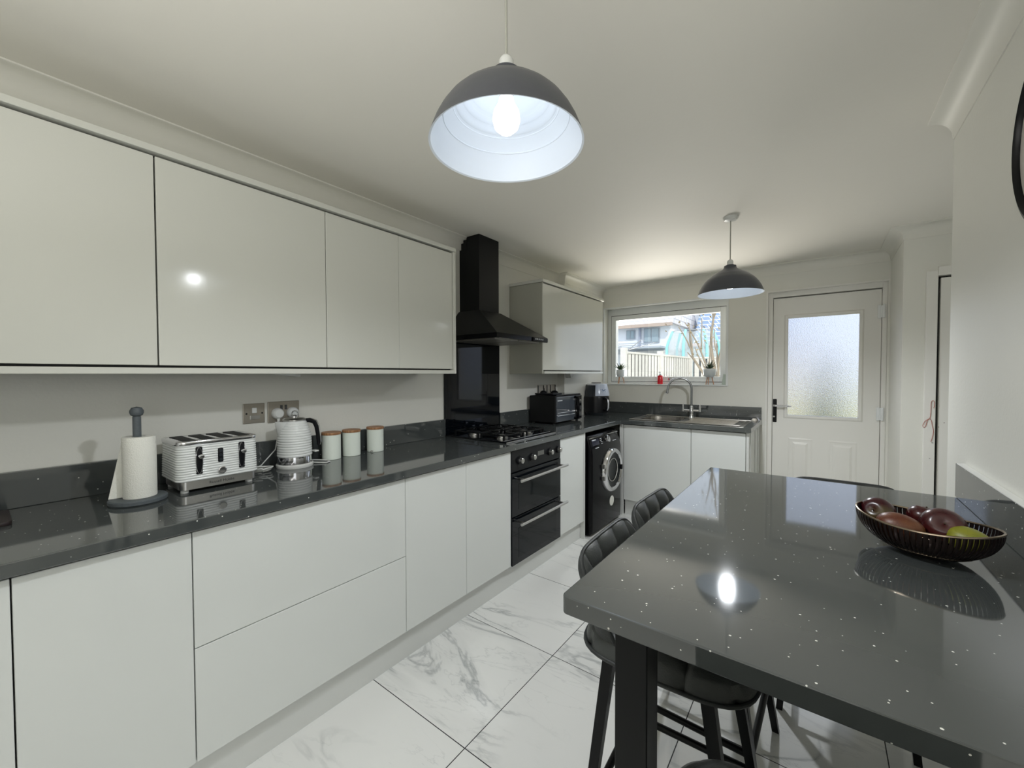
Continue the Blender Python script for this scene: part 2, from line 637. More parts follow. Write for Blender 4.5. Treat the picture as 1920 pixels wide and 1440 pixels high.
        for A, Bq in zip(rings, rings[1:]):
            for k in range(len(prof)):
                j = (k + 1) % len(prof)
                b.faces.new((A[k], A[j], Bq[j], Bq[k]))
        b.faces.new(rings[0]); b.faces.new(rings[-1])
        bmesh.ops.recalc_face_normals(b, faces=b.faces[:])
        return s._merge(b)

    def build(s, name, m, parent=None, smooth=False, kind=None, label=None):
        me = bpy.data.meshes.new(name)
        o_ = Vector((0, 0, 0))
        if parent is not None:
            o_ = ORG.get(parent.name, Vector((0, 0, 0)))
            for v in s.bm.verts:
                v.co -= o_
        s.bm.to_mesh(me)
        s.bm.free()
        me.materials.append(m)
        ob = bpy.data.objects.new(name, me)
        COL.objects.link(ob)
        if parent is not None:
            ob.parent = parent
            ORG[ob.name] = o_
        if smooth:
            for p in me.polygons:
                p.use_smooth = True
            try:
                me.set_sharp_from_angle(angle=math.radians(35))
            except Exception:
                pass
        if kind:
            ob['kind'] = kind
        if label:
            ob['label'] = label
        return ob


def thing(name, label, cat, loc=(0, 0, 0), group=None):
    o = bpy.data.objects.new(name, None)
    COL.objects.link(o)
    o.location = loc
    o.empty_display_size = 0.05
    ORG[o.name] = Vector(loc)
    o['label'] = label
    o['category'] = cat
    if group:
        o['group'] = group
    return o


def tag(o, label, cat, group=None, kind=None):
    o['label'] = label
    o['category'] = cat
    if group:
        o['group'] = group
    if kind:
        o['kind'] = kind
    return o


def copy_tree(o, parent=None):
    c = o.copy()
    COL.objects.link(c)
    if parent is not None:
        c.parent = parent
    for ch in [x for x in COL.objects if x.parent == o]:
        copy_tree(ch, c)
    return c


def text_mesh(name, body, size, mtx, m, parent, extrude=0.0004, align='CENTER'):
    cu = bpy.data.curves.new('txt', 'FONT')
    cu.body = body
    cu.size = size
    cu.extrude = extrude
    cu.align_x = align
    cu.align_y = 'CENTER'
    to = bpy.data.objects.new('txt', cu)
    COL.objects.link(to)
    dg = bpy.context.evaluated_depsgraph_get()
    me = bpy.data.meshes.new_from_object(to.evaluated_get(dg))
    bpy.data.objects.remove(to)
    bpy.data.curves.remove(cu)
    o_ = ORG.get(parent.name, Vector((0, 0, 0)))
    me.transform(mtx)
    me.transform(Matrix.Translation(-o_))
    me.materials.clear()
    me.materials.append(m)
    ob = bpy.data.objects.new(name, me)
    COL.objects.link(ob)
    ob.parent = parent
    ORG[ob.name] = o_
    return ob


def facing_x(p):      # text plane facing +x, reading along +y
    return Matrix.Translation(p) @ Matrix(((0, 0, 1, 0), (1, 0, 0, 0), (0, 1, 0, 0), (0, 0, 0, 1)))


# ================================================================== THE ROOM
XL, YB, HC = -2.115, 4.47, 2.335
XR, XN, YN = 0.405, 0.445, 3.84
YR = -2.45
MB().box(-2.4, 2.0, YR - .2, 4.78, -0.1, 0.0).build('floor', MARBLE, kind='structure')
MB().box(-2.4, 2.0, YR - .2, 4.78, HC, HC + 0.15).build('ceiling', CEIL, kind='structure')
wl = MB().box(XL - 0.25, XL, YR - .2, 4.78, 0, HC)
wl.build('wall_left', WALL, kind='structure')
MB().box(XL + .0005, -2.035, 3.57, YB - .0005, 0, HC - .0005).build('wall_boxing', WALL, kind='structure')
WX0, WX1, WZ0, WZ1 = -2.03, -0.725, 1.225, 2.105
DX0, DX1, DZ1 = -0.395, 0.432, 2.095
wb = MB()
wb.box(XL, WX0, YB, 4.78, 0, HC)
wb.box(WX0, WX1, YB, 4.78, 0, WZ0)
wb.box(WX0, WX1, YB, 4.78, WZ1, HC)
wb.box(WX1, DX0, YB, 4.78, 0, HC)
wb.box(DX0, DX1, YB, 4.78, DZ1, HC)
wb.box(DX1, XN + .02, YB, 4.78, 0, HC)
wb.build('wall_back', WALL, kind='structure')
MB().box(XR, XR + 0.12, 0.10, 2.315, 0, HC).build('wall_right', WALL, kind='structure')
wn_ = MB()
wn_.box(XN, 0.59, YN, 4.78, 0, HC)
wn_.box(0.59, 1.40, YN, 4.78, 2.01, HC)
wn_.box(1.40, 2.0, YN, 4.78, 0, HC)
wn_.box(0.59, 1.40, YN + 0.12, 4.78, 0, 2.01)
wn_.build('wall_recess', WALL, kind='structure')
MB().box(XL, 2.0, YR - .2, YR, 0, HC).build('wall_rear', WALL, kind='structure')
MB().box(2.0, 2.15, YR - .2, 4.78, 0, HC).build('wall_hallway', WALL, kind='structure')
# coving
cp = [(0, HC), (0, 2.250), (0.004, 2.250), (0.006, 2.262)]
for i in range(1, 8):
    a = PI / 2 * i / 8
    cp.append((0.006 + 0.062 * (1 - math.cos(a)), 2.262 + 0.066 * math.sin(a)))
cp += [(0.070, 2.328), (0.074, 2.330), (0.074, HC)]
# travel direction: room interior on the right of travel -> go +y on left wall
MB().sweep(cp, [(XL, YR), (XL, 3.57), (-2.035, 3.57), (-2.035, YB), (XN, YB), (XN, YN), (2.0, YN)]).build(
    'trim_1', COVE, smooth=True, kind='structure')
MB().sweep(cp, [(XR, 2.315), (XR, .10)]).build('trim_2', COVE, smooth=True, kind='structure')

# window
win = MB()
fy0, fy1 = 4.60, 4.67
win.box(WX0, WX0 + .045, fy0, fy1, WZ0, WZ1, .004).box(WX1 - .03, WX1, fy0, fy1, WZ0, WZ1, .004)
win.box(WX0 + .045, WX1 - .03, fy0, fy1, WZ1 - .075, WZ1).box(WX0 + .045, WX1 - .03, fy0, fy1, WZ0, WZ0 + .035)
winO = win.build('window_1', UPVC, kind='structure')
s_ = MB()
a0, a1, c0, c1 = WX0 + .05, WX1 - .034, WZ0 + .04, WZ1 - .08
s_.box(a0, a0 + .055, fy0 - .012, fy1 - .01, c0, c1, .005).box(a1 - .055, a1, fy0 - .012, fy1 - .01, c0, c1, .005)
s_.box(a0 + .055, a1 - .055, fy0 - .012, fy1 - .01, c1 - .052, c1, .005).box(a0 + .055, a1 - .055, fy0 - .012, fy1 - .01, c0, c0 + .052, .005)
s_.build('window_sash', UPVC, winO)
MB().box(a0 + .05, a1 - .05, fy0 + .02, fy0 + .024, c0 + .045, c1 - .045).build('window_pane', GLASS, winO)
g = MB()
g.box(a0 - .006, a1 + .006, fy0 - .001, fy0 + .003, c0 - .006, c0 - .001).box(a0 - .006, a1 + .006, fy0 - .001, fy0 + .003, c1 + .001, c1 + .006)
g.box(a0 - .006, a0 - .001, fy0 - .001, fy0 + .003, c0, c1).box(a1 + .001, a1 + .006, fy0 - .001, fy0 + .003, c0, c1)
g.build('window_seal', DARK, winO)
h = MB()
hx = -1.29
h.box(hx - .03, hx + .03, fy0 - .026, fy0 - .012, c0 + .012, c0 + .038, .004)
h.tube([(hx, fy0 - .02, c0 + .025), (hx, fy0 - .045, c0 + .025), (hx + .03, fy0 - .05, c0 + .026), (hx + .13, fy0 - .05, c0 + .034)], .008, 8)
h.build('window_handle', CHROME, winO, True)
MB().box(WX0 - .0, WX1 + .0, YB - .012, fy0 - .0, WZ0 - .0, WZ0 + .010, .003).build('trim_3', UPVC, kind='structure')
# thin white beading round the window reveal
bd = MB()
bd.box(WX0 - .006, WX0 + .012, YB - .006, YB + .01, WZ0, WZ1 + .006).box(WX0 + .012, WX1 - .012, YB - .006, YB + .01, WZ1 - .008, WZ1 + .006)
bd.box(WX1 - .012, WX1 + .006, YB - .006, YB + .01, WZ0, WZ1 + .006)
bd.build('trim_4', UPVC, kind='structure')

# ---- back door
fr = MB()
fr.box(DX0, DX0 + .040, 4.505, 4.62, 0, DZ1, .003).box(DX1 - .030, DX1, 4.505, 4.62, 0, DZ1, .003)
fr.box(DX0 + .040, DX1 - .030, 4.505, 4.62, DZ1 - .045, DZ1)
dr = fr.build('door_1', TRIM, kind='structure')
MB().box(DX0 + .02, DX1 - .02, 4.600, 4.62, 0, .03).box(DX0 + .044, DX1 - .036, 4.585, 4.59, DZ1 - .062, DZ1 - .04).box(
    DX1 - .036, DX1 - .026, 4.585, 4.59, 0, DZ1 - .04).box(DX0 + .036, DX0 + .044, 4.585, 4.59, 0, DZ1 - .04).build('door_gap_seal', DARK, dr)
lx0, lx1, lz1 = DX0 + .043, DX1 - .034, DZ1 - .054
gx0, gx1, gz0, gz1 = -0.238, 0.262, 0.965, 1.855
ly0, ly1 = 4.535, 4.58
lf = MB()
lf.box(lx0, gx0, ly0, ly1, .012, lz1).box(gx1, lx1, ly0, ly1, .012, lz1)
lf.box(gx0, gx1, ly0, ly1, gz1, lz1).box(gx0, gx1, ly0, ly1, .012, gz0)
leaf = lf.build('door_leaf', TRIM, dr)
bdg = MB()


def bevel_frame(mb, x0, x1, z0, z1, y, wd, dp):
    for (p, q, r_, s2) in (((x0, z0), (x1, z0), (x1 - wd, z0 + wd), (x0 + wd, z0 + wd)),
                           ((x0, z1), (x1, z1), (x1 - wd, z1 - wd), (x0 + wd, z1 - wd)),
                           ((x0, z0), (x0, z1), (x0 + wd, z1 - wd), (x0 + wd, z0 + wd)),
                           ((x1, z0), (x1, z1), (x1 - wd, z1 - wd), (x1 - wd, z0 + wd))):
        mb.poly([(p[0], y, p[1]), (q[0], y, q[1]), (r_[0], y - dp, r_[1]), (s2[0], y - dp, s2[1])], (0, .012, 0))


bevel_frame(bdg, gx0 - .032, gx1 + .032, gz0 - .032, gz1 + .032, ly0 + .001, .012, .010)
bdg.box(gx0 - .022, gx0, ly0 - .012, ly0, gz0 - .022, gz1 + .022, .003).box(gx1, gx1 + .022, ly0 - .012, ly0, gz0 - .022, gz1 + .022, .003)
bdg.box(gx0, gx1, ly0 - .012, ly0, gz1, gz1 + .022, .003).box(gx0, gx1, ly0 - .012, ly0, gz0 - .022, gz0, .003)
bdg.build('glazing_bead', TRIM, dr)
MB().box(gx0, gx1, ly0 + .02, ly0 + .026, gz0, gz1).build('door_glass', FROST, dr)
for px0, px1 in ((-0.235, -0.040), (0.055, 0.268)):
    p_ = MB()
    bevel_frame(p_, px0, px1, .18, .765, ly0 + .002, .020, .006)
    bevel_frame(p_, px0 + .035, px1 - .035, .215, .725, ly0 + .002, .022, .010)
    p_.box(px0 + .057, px1 - .057, ly0 - .008, ly0 + .002, .237, .703)
    p_.build('door_panel', TRIM, dr)
hd = MB()
hd.vbox(-.357, -.323, -.006, .006, 0, .235, .0059)
hd = MB().box(-.349, -.319, ly0 - .009, ly0, .893, 1.110, .006, 3)
hp = hd.build('handle_plate', BLACK, dr, label='black backplate of the door handle')
MB().tube([(-.339, ly0 - .006, 1.050), (-.339, ly0 - .045, 1.050), (-.325, ly0 - .056, 1.050), (-.27, ly0 - .056, 1.051), (-.205, ly0 - .052, 1.047)],
          .008, 10, radii=[.010, .009, .0095, .009, .006]).cyl((-.339, ly0 - .012, .945), (-.339, ly0 - .007, .945), .008).build('handle_lever', CHROME, dr, True)
for hz in (1.855, 1.010):
    MB().box(lx1 - .022, lx1 - .002, ly0 - .020, ly0, hz - .055, hz + .055, .003).box(DX1 - .030, DX1 - .012, 4.49, 4.505, hz - .055, hz + .055, .003).cyl(
        (lx1 + .006, ly0 - .020, hz - .05), (lx1 + .006, ly0 - .020, hz + .05), .011).box(lx1 - .006, lx1 + .02, ly0 - .012, ly0 - .004, hz - .03, hz + .03).build('hinge', UPVC, dr, True)
# thin architrave edge round the opening
MB().box(DX0 - .010, DX0 + .004, YB - .008, 4.504, 0, DZ1 - .002).box(DX0 - .010, DX1 + .010, YB - .008, 4.504, DZ1 - .002, DZ1 + .010).build('trim_5', TRIM, kind='structure')

# ---- side door in the recess wall
d2 = MB()
d2.box(0.555, 0.612, YN - .014, YN + .10, 0, 2.02, .004).box(0.612, 1.40, YN - .014, YN + .10, 1.985, 2.045, .004)
d2.box(0.612, 1.40, YN + .06, YN + .10, 1.96, 1.985)
d2o = d2.build('door_2', TRIM, kind='structure')
MB().box(0.612, 0.626, YN + .045, YN + .05, 0, 1.985).box(.612, 1.40, YN + .045, YN + .05, 1.972, 1.985).build('door_gap', DARK, d2o)
MB().box(0.626, 1.395, YN + .005, YN + .044, .01, 1.972, .003).build('door_leaf', TRIM, d2o)
MB().box(0.446, 0.555, YN - .012, YN, 0, .09, .003).build('baseboard_recess', TRIM, kind='structure')
ms = MB()
for (mx_, mz_, a_, b_) in ((.600, .885, .005, .002), (.630, .99, .003, .002), (.588, .78, .003, .002), (.655, 1.02, .002, .004)):
    ms.lathe([(0, 0), (a_, 0), (a_, .0008), (0, .0008)], (mx_, YN - .0145 + (.02 if mx_ > .62 else 0), mz_), 8, axis=(0, -1, 0), sy=b_ / a_)
ms.build('paint_scuffs', STAIN, d2o)

# ================================================================== BASE UNITS, LEFT RUN
XD = -1.520      # door faces
XC = -1.540      # carcass front


def base_unit(y0, y1, label, doors, split=None, carc=True):
    t = thing('base_cabinet', label, 'cabinet', (XC - .28, (y0 + y1) / 2, 0))
    b = MB()
    b.box(-2.09, XC - .004, y0 + .001, y0 + .018, .15, .872).box(-2.09, XC - .004, y1 - .018, y1 - .001, .15, .872)
    b.box(-2.09, XC - .004, y0 + .018, y1 - .018, .15, .168).box(-2.09, -2.08, y0 + .018, y1 - .018, .168, .872)
    b.box(-1.60, XC - .004, y0 + .018, y1 - .018, .855, .872)
    b.build('carcass', CARC, t)
    if split:
        MB().box(XC, XD, y0 + .0015, y1 - .0015, .150, split - .0015, .0018).build('drawer_front', DOOR, t)
        MB().box(XC, XD, y0 + .0015, y1 - .0015, split + .0015, .866, .0018).build('drawer_front', DOOR, t)
    else:
        for a, b2 in doors:
            MB().box(XC, XD, a + .0015, b2 - .0015, .150, .866, .0018).build('door', DOOR, t)
    return t


base_unit(-.55, .048, 'white gloss base cabinet at the near left edge of the picture', [(-.55, .048)])
base_unit(.048, .397, 'white gloss base cabinet door below the paper towel stand, left of the wide drawers', [(.048, .397)])
base_unit(.397, 1.198, 'wide white gloss drawer unit of two deep drawers below toaster and kettle', [], split=.505)
base_unit(1.198, 1.603, 'white gloss base cabinet between the wide drawer unit and narrow cabinet', [(1.198, 1.603)])
base_unit(1.603, 2.003, 'narrow white gloss base cabinet immediately left of the double oven', [(1.603, 2.003)])
base_unit(2.603, 2.985, 'narrow white gloss base cabinet between double oven and washing machine', [(2.603, 2.985)])
tag(MB().box(-2.09, XD, 2.987, 3.005, 0, .872, .001).build('end_panel', PLIN), 'white end panel standing between base cabinet and washing machine', 'panel')
tag(MB().box(-1.572, -1.556, -.55, 2.985, 0, .149, .001).build('plinth', PLIN), 'long white plinth board running under the left base cabinets', 'plinth')

# back run
YD = 3.735


def back_unit(x0, x1, label):
    t = thing('sink_base_cabinet', label, 'cabinet', ((x0 + x1) / 2, 4.0, 0))
    b = MB()
    b.box(x0 + .001, x0 + .018, YD + .022, 4.42, .15, .872).box(x1 - .018, x1 - .001, YD + .022, 4.42, .15, .872)
    b.box(x0 + .018, x1 - .018, YD + .022, 4.42, .15, .168).box(x0 + .018, x1 - .018, 4.41, 4.42, .168, .69)
    b.build('carcass', CARC, t)
    MB().box(x0 + .002, x1 - .002, YD, YD + .019, .150, .866, .0018).build('door', DOOR, t)
    return t


back_unit(-1.487, -.882, 'white gloss cabinet under the sink, beside the washing machine')
back_unit(-.882, -.468, 'white gloss cabinet under the draining board at the worktop end')
ep = MB().box(-.466, -.446, YD + .0, 4.45, 0, .872, .001)
ep.box(-.446, -.441, 3.80, 3.87, .0, .872, .001).box(-.446, -.441, 4.10, 4.13, .0, .872, .001).box(-.446, -.441, 4.30, 4.33, .0, .872, .001)
tag(ep.build('end_panel', PLIN), 'white end panel closing the sink run beside the back door', 'panel')
tag(MB().box(-1.487, -.468, YD + .045, YD + .060, 0, .149).build('plinth', PLIN), 'short white plinth board under the sink cabinets', 'plinth')
tag(MB().box(-1.525, -1.490, YD - .002, YD + .02, 0, .872, .001).build('corner_post', PLIN), 'white corner filler post between washing machine and sink cabinet', 'post')

# ================================================================== WORKTOP
XW, YW, WZ, WT = -1.497, 3.705, .911, .875
w_ = MB()
# left run and corner, with the sink bowl cut-out in the back run
w_.box(XL + .001, XW, -.60, 3.569, WT, WZ, .003).box(-2.034, XW, 3.568, YW, WT, WZ)
w_.box(-2.034, -1.40, YW - .004, 4.45, WT, WZ)
w_.box(-1.402, -.43, YW, 3.86, WT, WZ, .003)
w_.box(-1.401, -.43, 4.24, 4.45, WT, WZ)
w_.box(-1.02, -.43, 3.858, 4.241, WT, WZ)
wt = w_.build('worktop', WORK)
tag(wt, 'dark grey speckled worktop running along left wall and under the window', 'worktop')
u = MB()
u.box(XL + .0005, -2.095, -.60, 2.004, WZ, 1.031, .002).box(XL + .0005, -2.095, 2.621, 3.57, WZ, 1.031, .002)
tag(u.build('upstand', WORK), 'dark grey upstand along the left wall behind kettle and toaster', 'upstand')
tag(MB().box(-2.034, -.432, 4.430, YB - .001, WZ, 1.031, .002).build('upstand', WORK), 'dark grey upstand on the back wall behind the sink', 'upstand')
dc = MB().lathe([(.0, .0), (.045, 0), (.03, .02), (0, .028)], (-.475, 4.40, WZ), 20)
tag(dc.build('plug_cover', CHROME, smooth=True), 'small chrome domed plug at the right end of the back worktop', 'sink plug')

# splashback
tag(MB().box(XL + .0008, -2.103, 2.006, 2.620, WZ + .001, 1.60, .0015).build('splashback', BGLASS), 'glossy black glass splashback behind the hob', 'splashback')

# ================================================================== WALL UNITS
XU = -1.780


def wall_unit(y0, y1, label, doors, z0=1.372, z1=2.084):
    t = thing('wall_cabinet', label, 'cabinet', (-1.95, (y0 + y1) / 2, z0))
    b = MB()
    b.box(XL + .001, XU - .022, y0, y0 + .018, z0 + .001, z1 - .001).box(XL + .001, XU - .022, y1 - .018, y1, z0 + .001, z1 - .001)
    b.box(XL + .001, XU - .022, y0 + .018, y1 - .018, z0 + .001, z0 + .018).box(XL + .001, XU - .022, y0 + .018, y1 - .018, z1 - .018, z1 - .001)
    b.box(XU - .032, XU - .0225, y0 + .018, y1 - .018, z0 + .02, z1 - .02)
    b.build('carcass', DARK, t)
    for a, b2, ga, gb in doors:
        MB().box(XU - .020, XU, a + ga, b2 - gb, 1.379, 2.076, .0018).build('door', DOORU, t)
    return t


wall_unit(-.205, .384, 'large cream gloss wall cabinet cut off by the left picture edge', [(-.205, .384, .003, .0022)])
wall_unit(.385, .973, 'large cream gloss wall cabinet above the toaster and kettle', [(.384, .973, .0022, .001)])
wall_unit(.974, 1.765, 'double-door cream gloss wall cabinet nearest the extractor hood', [(.974, 1.372, .001, .0008), (1.372, 1.765, .0008, .001)])
tag(MB().box(XL + .001, -1.768, -.22, 1.787, 2.085, 2.107, .002).build('cornice_panel', DOORU), 'long white top panel over the left wall cabinets', 'panel')
tag(MB().box(-1.90, -1.772, -.22, 1.767, 1.350, 1.371, .002).build('pelmet', DOORU), 'long white pelmet strip beneath the left wall cabinets', 'pelmet')
tag(MB().box(XL + .001, -1.772, 1.7675, 1.787, 1.350, 2.084, .002).build('end_panel', DOORU), 'cream end panel of the left wall cabinets beside the hood', 'panel')
t = wall_unit(2.79, 3.903, 'cream gloss wall cabinet between extractor hood and window', [(2.772, 3.903, .002, .002)])
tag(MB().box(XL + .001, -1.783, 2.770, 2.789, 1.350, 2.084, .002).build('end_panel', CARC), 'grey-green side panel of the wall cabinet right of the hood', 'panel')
tag(MB().box(XL + .001, -1.770, 2.762, 3.915, 2.085, 2.109, .002).build('cornice_panel', DOORU), 'white top panel over the wall cabinet beside the window', 'panel')
tag(MB().box(-1.90, -1.774, 2.79, 3.903, 1.350, 1.371, .002).build('pelmet', DOORU), 'white pelmet strip under the wall cabinet beside the window', 'pelmet')

# under-cabinet bits
b = MB().tube([(-1.97, .48, 1.372), (-1.95, .53, 1.362), (-1.95, .58, 1.358), (-1.96, .64, 1.362), (-1.97, .67, 1.372)], .003, 6)
tag(b.build('dangling_cable', INK, smooth=True), 'thin dark cable sagging under the large cabinet above the toaster', 'cable')
b = MB().box(-2.0, -1.93, .80, .93, 1.343, 1.371, .004, rot=Matrix.Rotation(math.radians(-6), 3, 'X'))
tag(b.build('light_transformer', WPLAST, smooth=True), 'small white transformer box fixed under the wall cabinets above the sockets', 'box')
b = MB().tube([(-1.95, 1.53, 1.372), (-1.945, 1.545, 1.350), (-1.945, 1.565, 1.345), (-1.945, 1.585, 1.350), (-1.95, 1.60, 1.372)], .0022, 6)
tag(b.build('dangling_cable', WPLAST, smooth=True), 'small white wire loop under the double-door wall cabinet', 'cable')
b = MB().box(-1.99, -1.93, 3.50, 3.56, 1.315, 1.369, .004, rot=Matrix.Rotation(math.radians(20), 3, 'X'))
tag(b.build('light_transformer', WPLAST, smooth=True), 'small white box hanging under the cabinet beside the window', 'box')

# ================================================================== HOOD
t = thing('extractor_hood', 'black chimney extractor hood above the hob', 'extractor hood', (-1.87, 2.29, 1.585))
hy0, hy1, hz0, hz1 = 2.0, 2.60, 1.580, 1.612
HX = -1.625
ch = MB().box(XL + .001, -1.925, 2.172, 2.392, 1.79, 2.249)
ch.box(XL + .070, -1.925, 2.172, 2.392, 2.249, HC - .001)
ch.box(XL + .018, XL + .08, 2.172, 2.392, 2.249, 2.295).box(XL + .040, XL + .08, 2.172, 2.392, 2.295, 2.316)
ch.build('chimney', BLACK, t)
cb = bmesh.new()
lo = [(XL + .001, hy0, hz1), (HX, hy0, hz1), (HX, hy1, hz1), (XL + .001, hy1, hz1)]
hi = [(XL + .001, 2.16, 1.80), (-1.915, 2.16, 1.80), (-1.915, 2.404, 1.80), (XL + .001, 2.404, 1.80)]
cn = MB()
vl = [cn.bm.verts.new(p) for p in lo]
vh = [cn.bm.verts.new(p) for p in hi]
for i in range(4):
    j = (i + 1) % 4
    cn.bm.faces.new((vl[i], vl[j], vh[j], vh[i]))
cn.bm.faces.new(vl[::-1]); cn.bm.faces.new(vh)
cn.build('canopy', BLACK, t)
cb.free()
MB().box(XL + .001, HX, hy0, hy1, hz0, hz1, .002).build('canopy_rim', BGLOSS, t)
for q in (0, 1):
    MB().box(-2.07, HX + -.05, hy0 + .04 + q * .265, hy0 + .295 + q * .265, hz0 - .006, hz0 + .004, .002).build('grease_filter', mat('filter_mesh', (.25, .24, .22), .45, .8) if q == 0 else bpy.data.materials['filter_mesh'], t)
cpn = MB().box(HX - .001, HX + .012, 2.40, 2.585, hz0 + .003, hz0 + .029, .003)
cpo = cpn.build('control_panel', BPLAST, t)
for q in range(5):
    MB().cyl((HX + .011, 2.42 + q * .022, hz0 + .016), (HX + .016, 2.42 + q * .022, hz0 + .016), .006, seg=12).build('button', STEEL, t, True)

# ================================================================== HOB
t = thing('gas_hob', 'black five-burner gas hob set into the worktop over the oven', 'hob', (-1.81, 2.31, WZ))
MB().box(-2.055, -1.565, 2.015, 2.600, WZ + .0005, WZ + .009, .003).build('hob_plate', BGLASS, t)
MB().box(-1.563, -1.558, 2.012, 2.603, WZ + .0005, WZ + .007, .001).box(-1.60, -1.598, 2.03, 2.59, WZ + .009, WZ + .011).build('front_strip', STEEL, t)
burners = [(-1.94, 2.14, .038), (-1.69, 2.13, .030), (-1.94, 2.42, .030), (-1.69, 2.40, .040)]
for bx_, by_, r_ in burners:
    bo = MB().lathe([(0, 0), (r_ + .012, 0), (r_ + .012, .008), (r_, .010), (r_, .018), (0, .018)], (bx_, by_, WZ + .009), 24).build('burner', STEEL, t, True)
    MB().lathe([(0, 0), (r_ - .002, 0), (r_ - .002, .006), (0, .008)], (bx_, by_, WZ + .0275), 24).build('burner_cap', BLACK, bo, True)
for gy0, gy1 in ((2.03, 2.265), (2.285, 2.515)):
    gsh = MB()
    zt = WZ + .045
    for gx0_, gx1_ in ((-2.04, -1.82), (-1.80, -1.60)):
        for yy in (gy0 + .01, gy1 - .01):
            gsh.box(gx0_, gx1_, yy - .004, yy + .004, zt - .008, zt, .0015)
        for xx in (gx0_ + .004, gx1_ - .004):
            gsh.box(xx - .004, xx + .004, gy0 + .01, gy1 - .01, zt - .008, zt, .0015)
            for yy in (gy0 + .012, gy1 - .012):
                gsh.box(xx - .005, xx + .005, yy - .005, yy + .005, WZ + .009, zt - .002)
        ccx, ccy = (gx0_ + gx1_) / 2, (gy0 + gy1) / 2
        gsh.box(gx0_, ccx - .03, ccy - .004, ccy + .004, zt - .006, zt + .005, .001).box(ccx + .03, gx1_, ccy - .004, ccy + .004, zt - .006, zt + .005, .001)
        gsh.box(ccx - .004, ccx + .004, gy0 + .01, ccy - .03, zt - .006, zt + .005, .001).box(ccx - .004, ccx + .004, ccy + .03, gy1 - .01, zt - .006, zt + .005, .001)
    gsh.build('pan_support', BLACK, t)
for q in range(5):
    MB().lathe([(0, 0), (.020, 0), (.018, .018), (0, .020)], (-2.0 + q * .085, 2.557, WZ + .009), 20).box(
        -2.003 + q * .085, -1.997 + q * .085, 2.54, 2.574, WZ + .027, WZ + .036, .001).build('control_knob', BPLAST, t, True)

# ================================================================== OVEN
t = thing('double_oven', 'built-in black double oven with two steel bar handles', 'oven', (-1.80, 2.30, .14))
MB().box(-2.08, XC - .002, 2.0055, 2.6005, .145, .870).build('oven_body', BLACK, t)
cpz0 = .735
MB().box(XC, XD + .003, 2.007, 2.599, cpz0, .868, .002).build('control_fascia', BPLAST, t)
for ky, kz in ((2.085, .800), (2.225, .800), (2.445, .800), (2.560, .800)):
    kb = MB().lathe([(0, 0), (.026, 0), (.024, .012), (0, .012)], (XD + .003, ky, kz), 24, axis=(1, 0, 0)).build('knob_collar', BPLAST, t, True)
    MB().lathe([(0, 0), (.0175, 0), (.0165, .020), (.014, .022), (0, .022)], (XD + .014, ky, kz), 24, axis=(1, 0, 0)).build('control_knob', STEEL, t, True)
MB().box(XD + .003, XD + .0045, 2.30, 2.375, .795, .825).build('clock_display', LCD, t)
for z0, z1, hz in ((.455, .728, .683), (.147, .448, .410)):
    d = MB().box(XC, XD + .006, 2.007, 2.599, z0, z1, .002).build('oven_door', BGLASS, t)
    MB().box(XD + .006, XD + .0075, 2.075, 2.535, z0 + .035, z1 - .075, .0005).build('oven_window', OGLASS, d)
    hb = MB().cyl((XD + .052, 2.045, hz), (XD + .052, 2.620, hz), .0095, seg=16)
    hb.lathe([(0, -.002), (.0095, 0), (.0095, .004), (0, .004)], (XD + .052, 2.043, hz), 16, axis=(0, 1, 0))
    hb.box(XD + .004, XD + .050, 2.075, 2.087, hz - .007, hz + .007, .002).box(XD + .004, XD + .050, 2.575, 2.587, hz - .007, hz + .007, .002)
    hb.build('handle', STEEL, d, True)
# ================================================================== WASHING MACHINE
t = thing('washing_machine', 'glossy black washing machine with chrome porthole under the worktop', 'washing machine', (-1.76, 3.35, 0))
wy0, wy1, wx, wtop = 3.045, 3.645, -1.475, .835
pr = []
# side profile (x,z) with rolled top edge
pr = [(-2.05, .012), (-1.50, .012), (-1.478, .03), (wx, .12), (wx, .68), (-1.482, .72), (-1.515, .812), (-1.535, .833), (-1.56, wtop), (-2.05, wtop)]
body = MB().poly([(x, wy0, z) for x, z in pr], (0, wy1 - wy0, 0))
bmesh.ops.bevel(body.bm, geom=[e for e in body.bm.edges if abs(e.verts[0].co.y - e.verts[1].co.y) < 1e-6 and e.verts[0].co.x > -1.6], offset=.012, segments=3, profile=.5, affect='EDGES')
bo = body.build('machine_body', BGLOSS, t, True)
for fx, fy in ((-1.55, 3.09), (-1.55, 3.60), (-2.0, 3.09), (-2.0, 3.60)):
    MB().cyl((fx, fy, 0), (fx, fy, .014), .02).build('foot', BPLAST, t, True)
WC = Vector((wx, 3.425, .497))
rg = MB().lathe([(.148, .008), (.150, .026), (.160, .036), (.174, .036), (.186, .028), (.192, .014), (.194, -.004), (.148, -.004)], WC, 48, axis=(1, 0, 0))
ring = rg.build('porthole_ring', CHROME, t, True)
MB().lathe([(0, .001), (.06, .003), (.11, .010), (.149, .018), (.149, .0), (0, -.004)], WC + Vector((.001, 0, 0)), 40, axis=(1, 0, 0)).build('porthole_glass', OGLASS, t, True)
MB().tube([WC + Vector((.014, .100 * math.cos(a), .100 * math.sin(a))) for a in [2 * PI * i / 32 for i in range(32)]], .004, 8, closed=True).build('inner_ring', STEEL, t, True)
MB().box(wx + .020, wx + .039, WC.y + .146, WC.y + .172, WC.z - .022, WC.z + .022, .004).build('door_catch', BPLAST, t, True)
for zz in (.06, -.04):
    MB().box(wx, wx + .03, WC.y - .205, WC.y - .185, WC.z + zz - .018, WC.z + zz + .018, .003).build('porthole_hinge', STEEL, t)
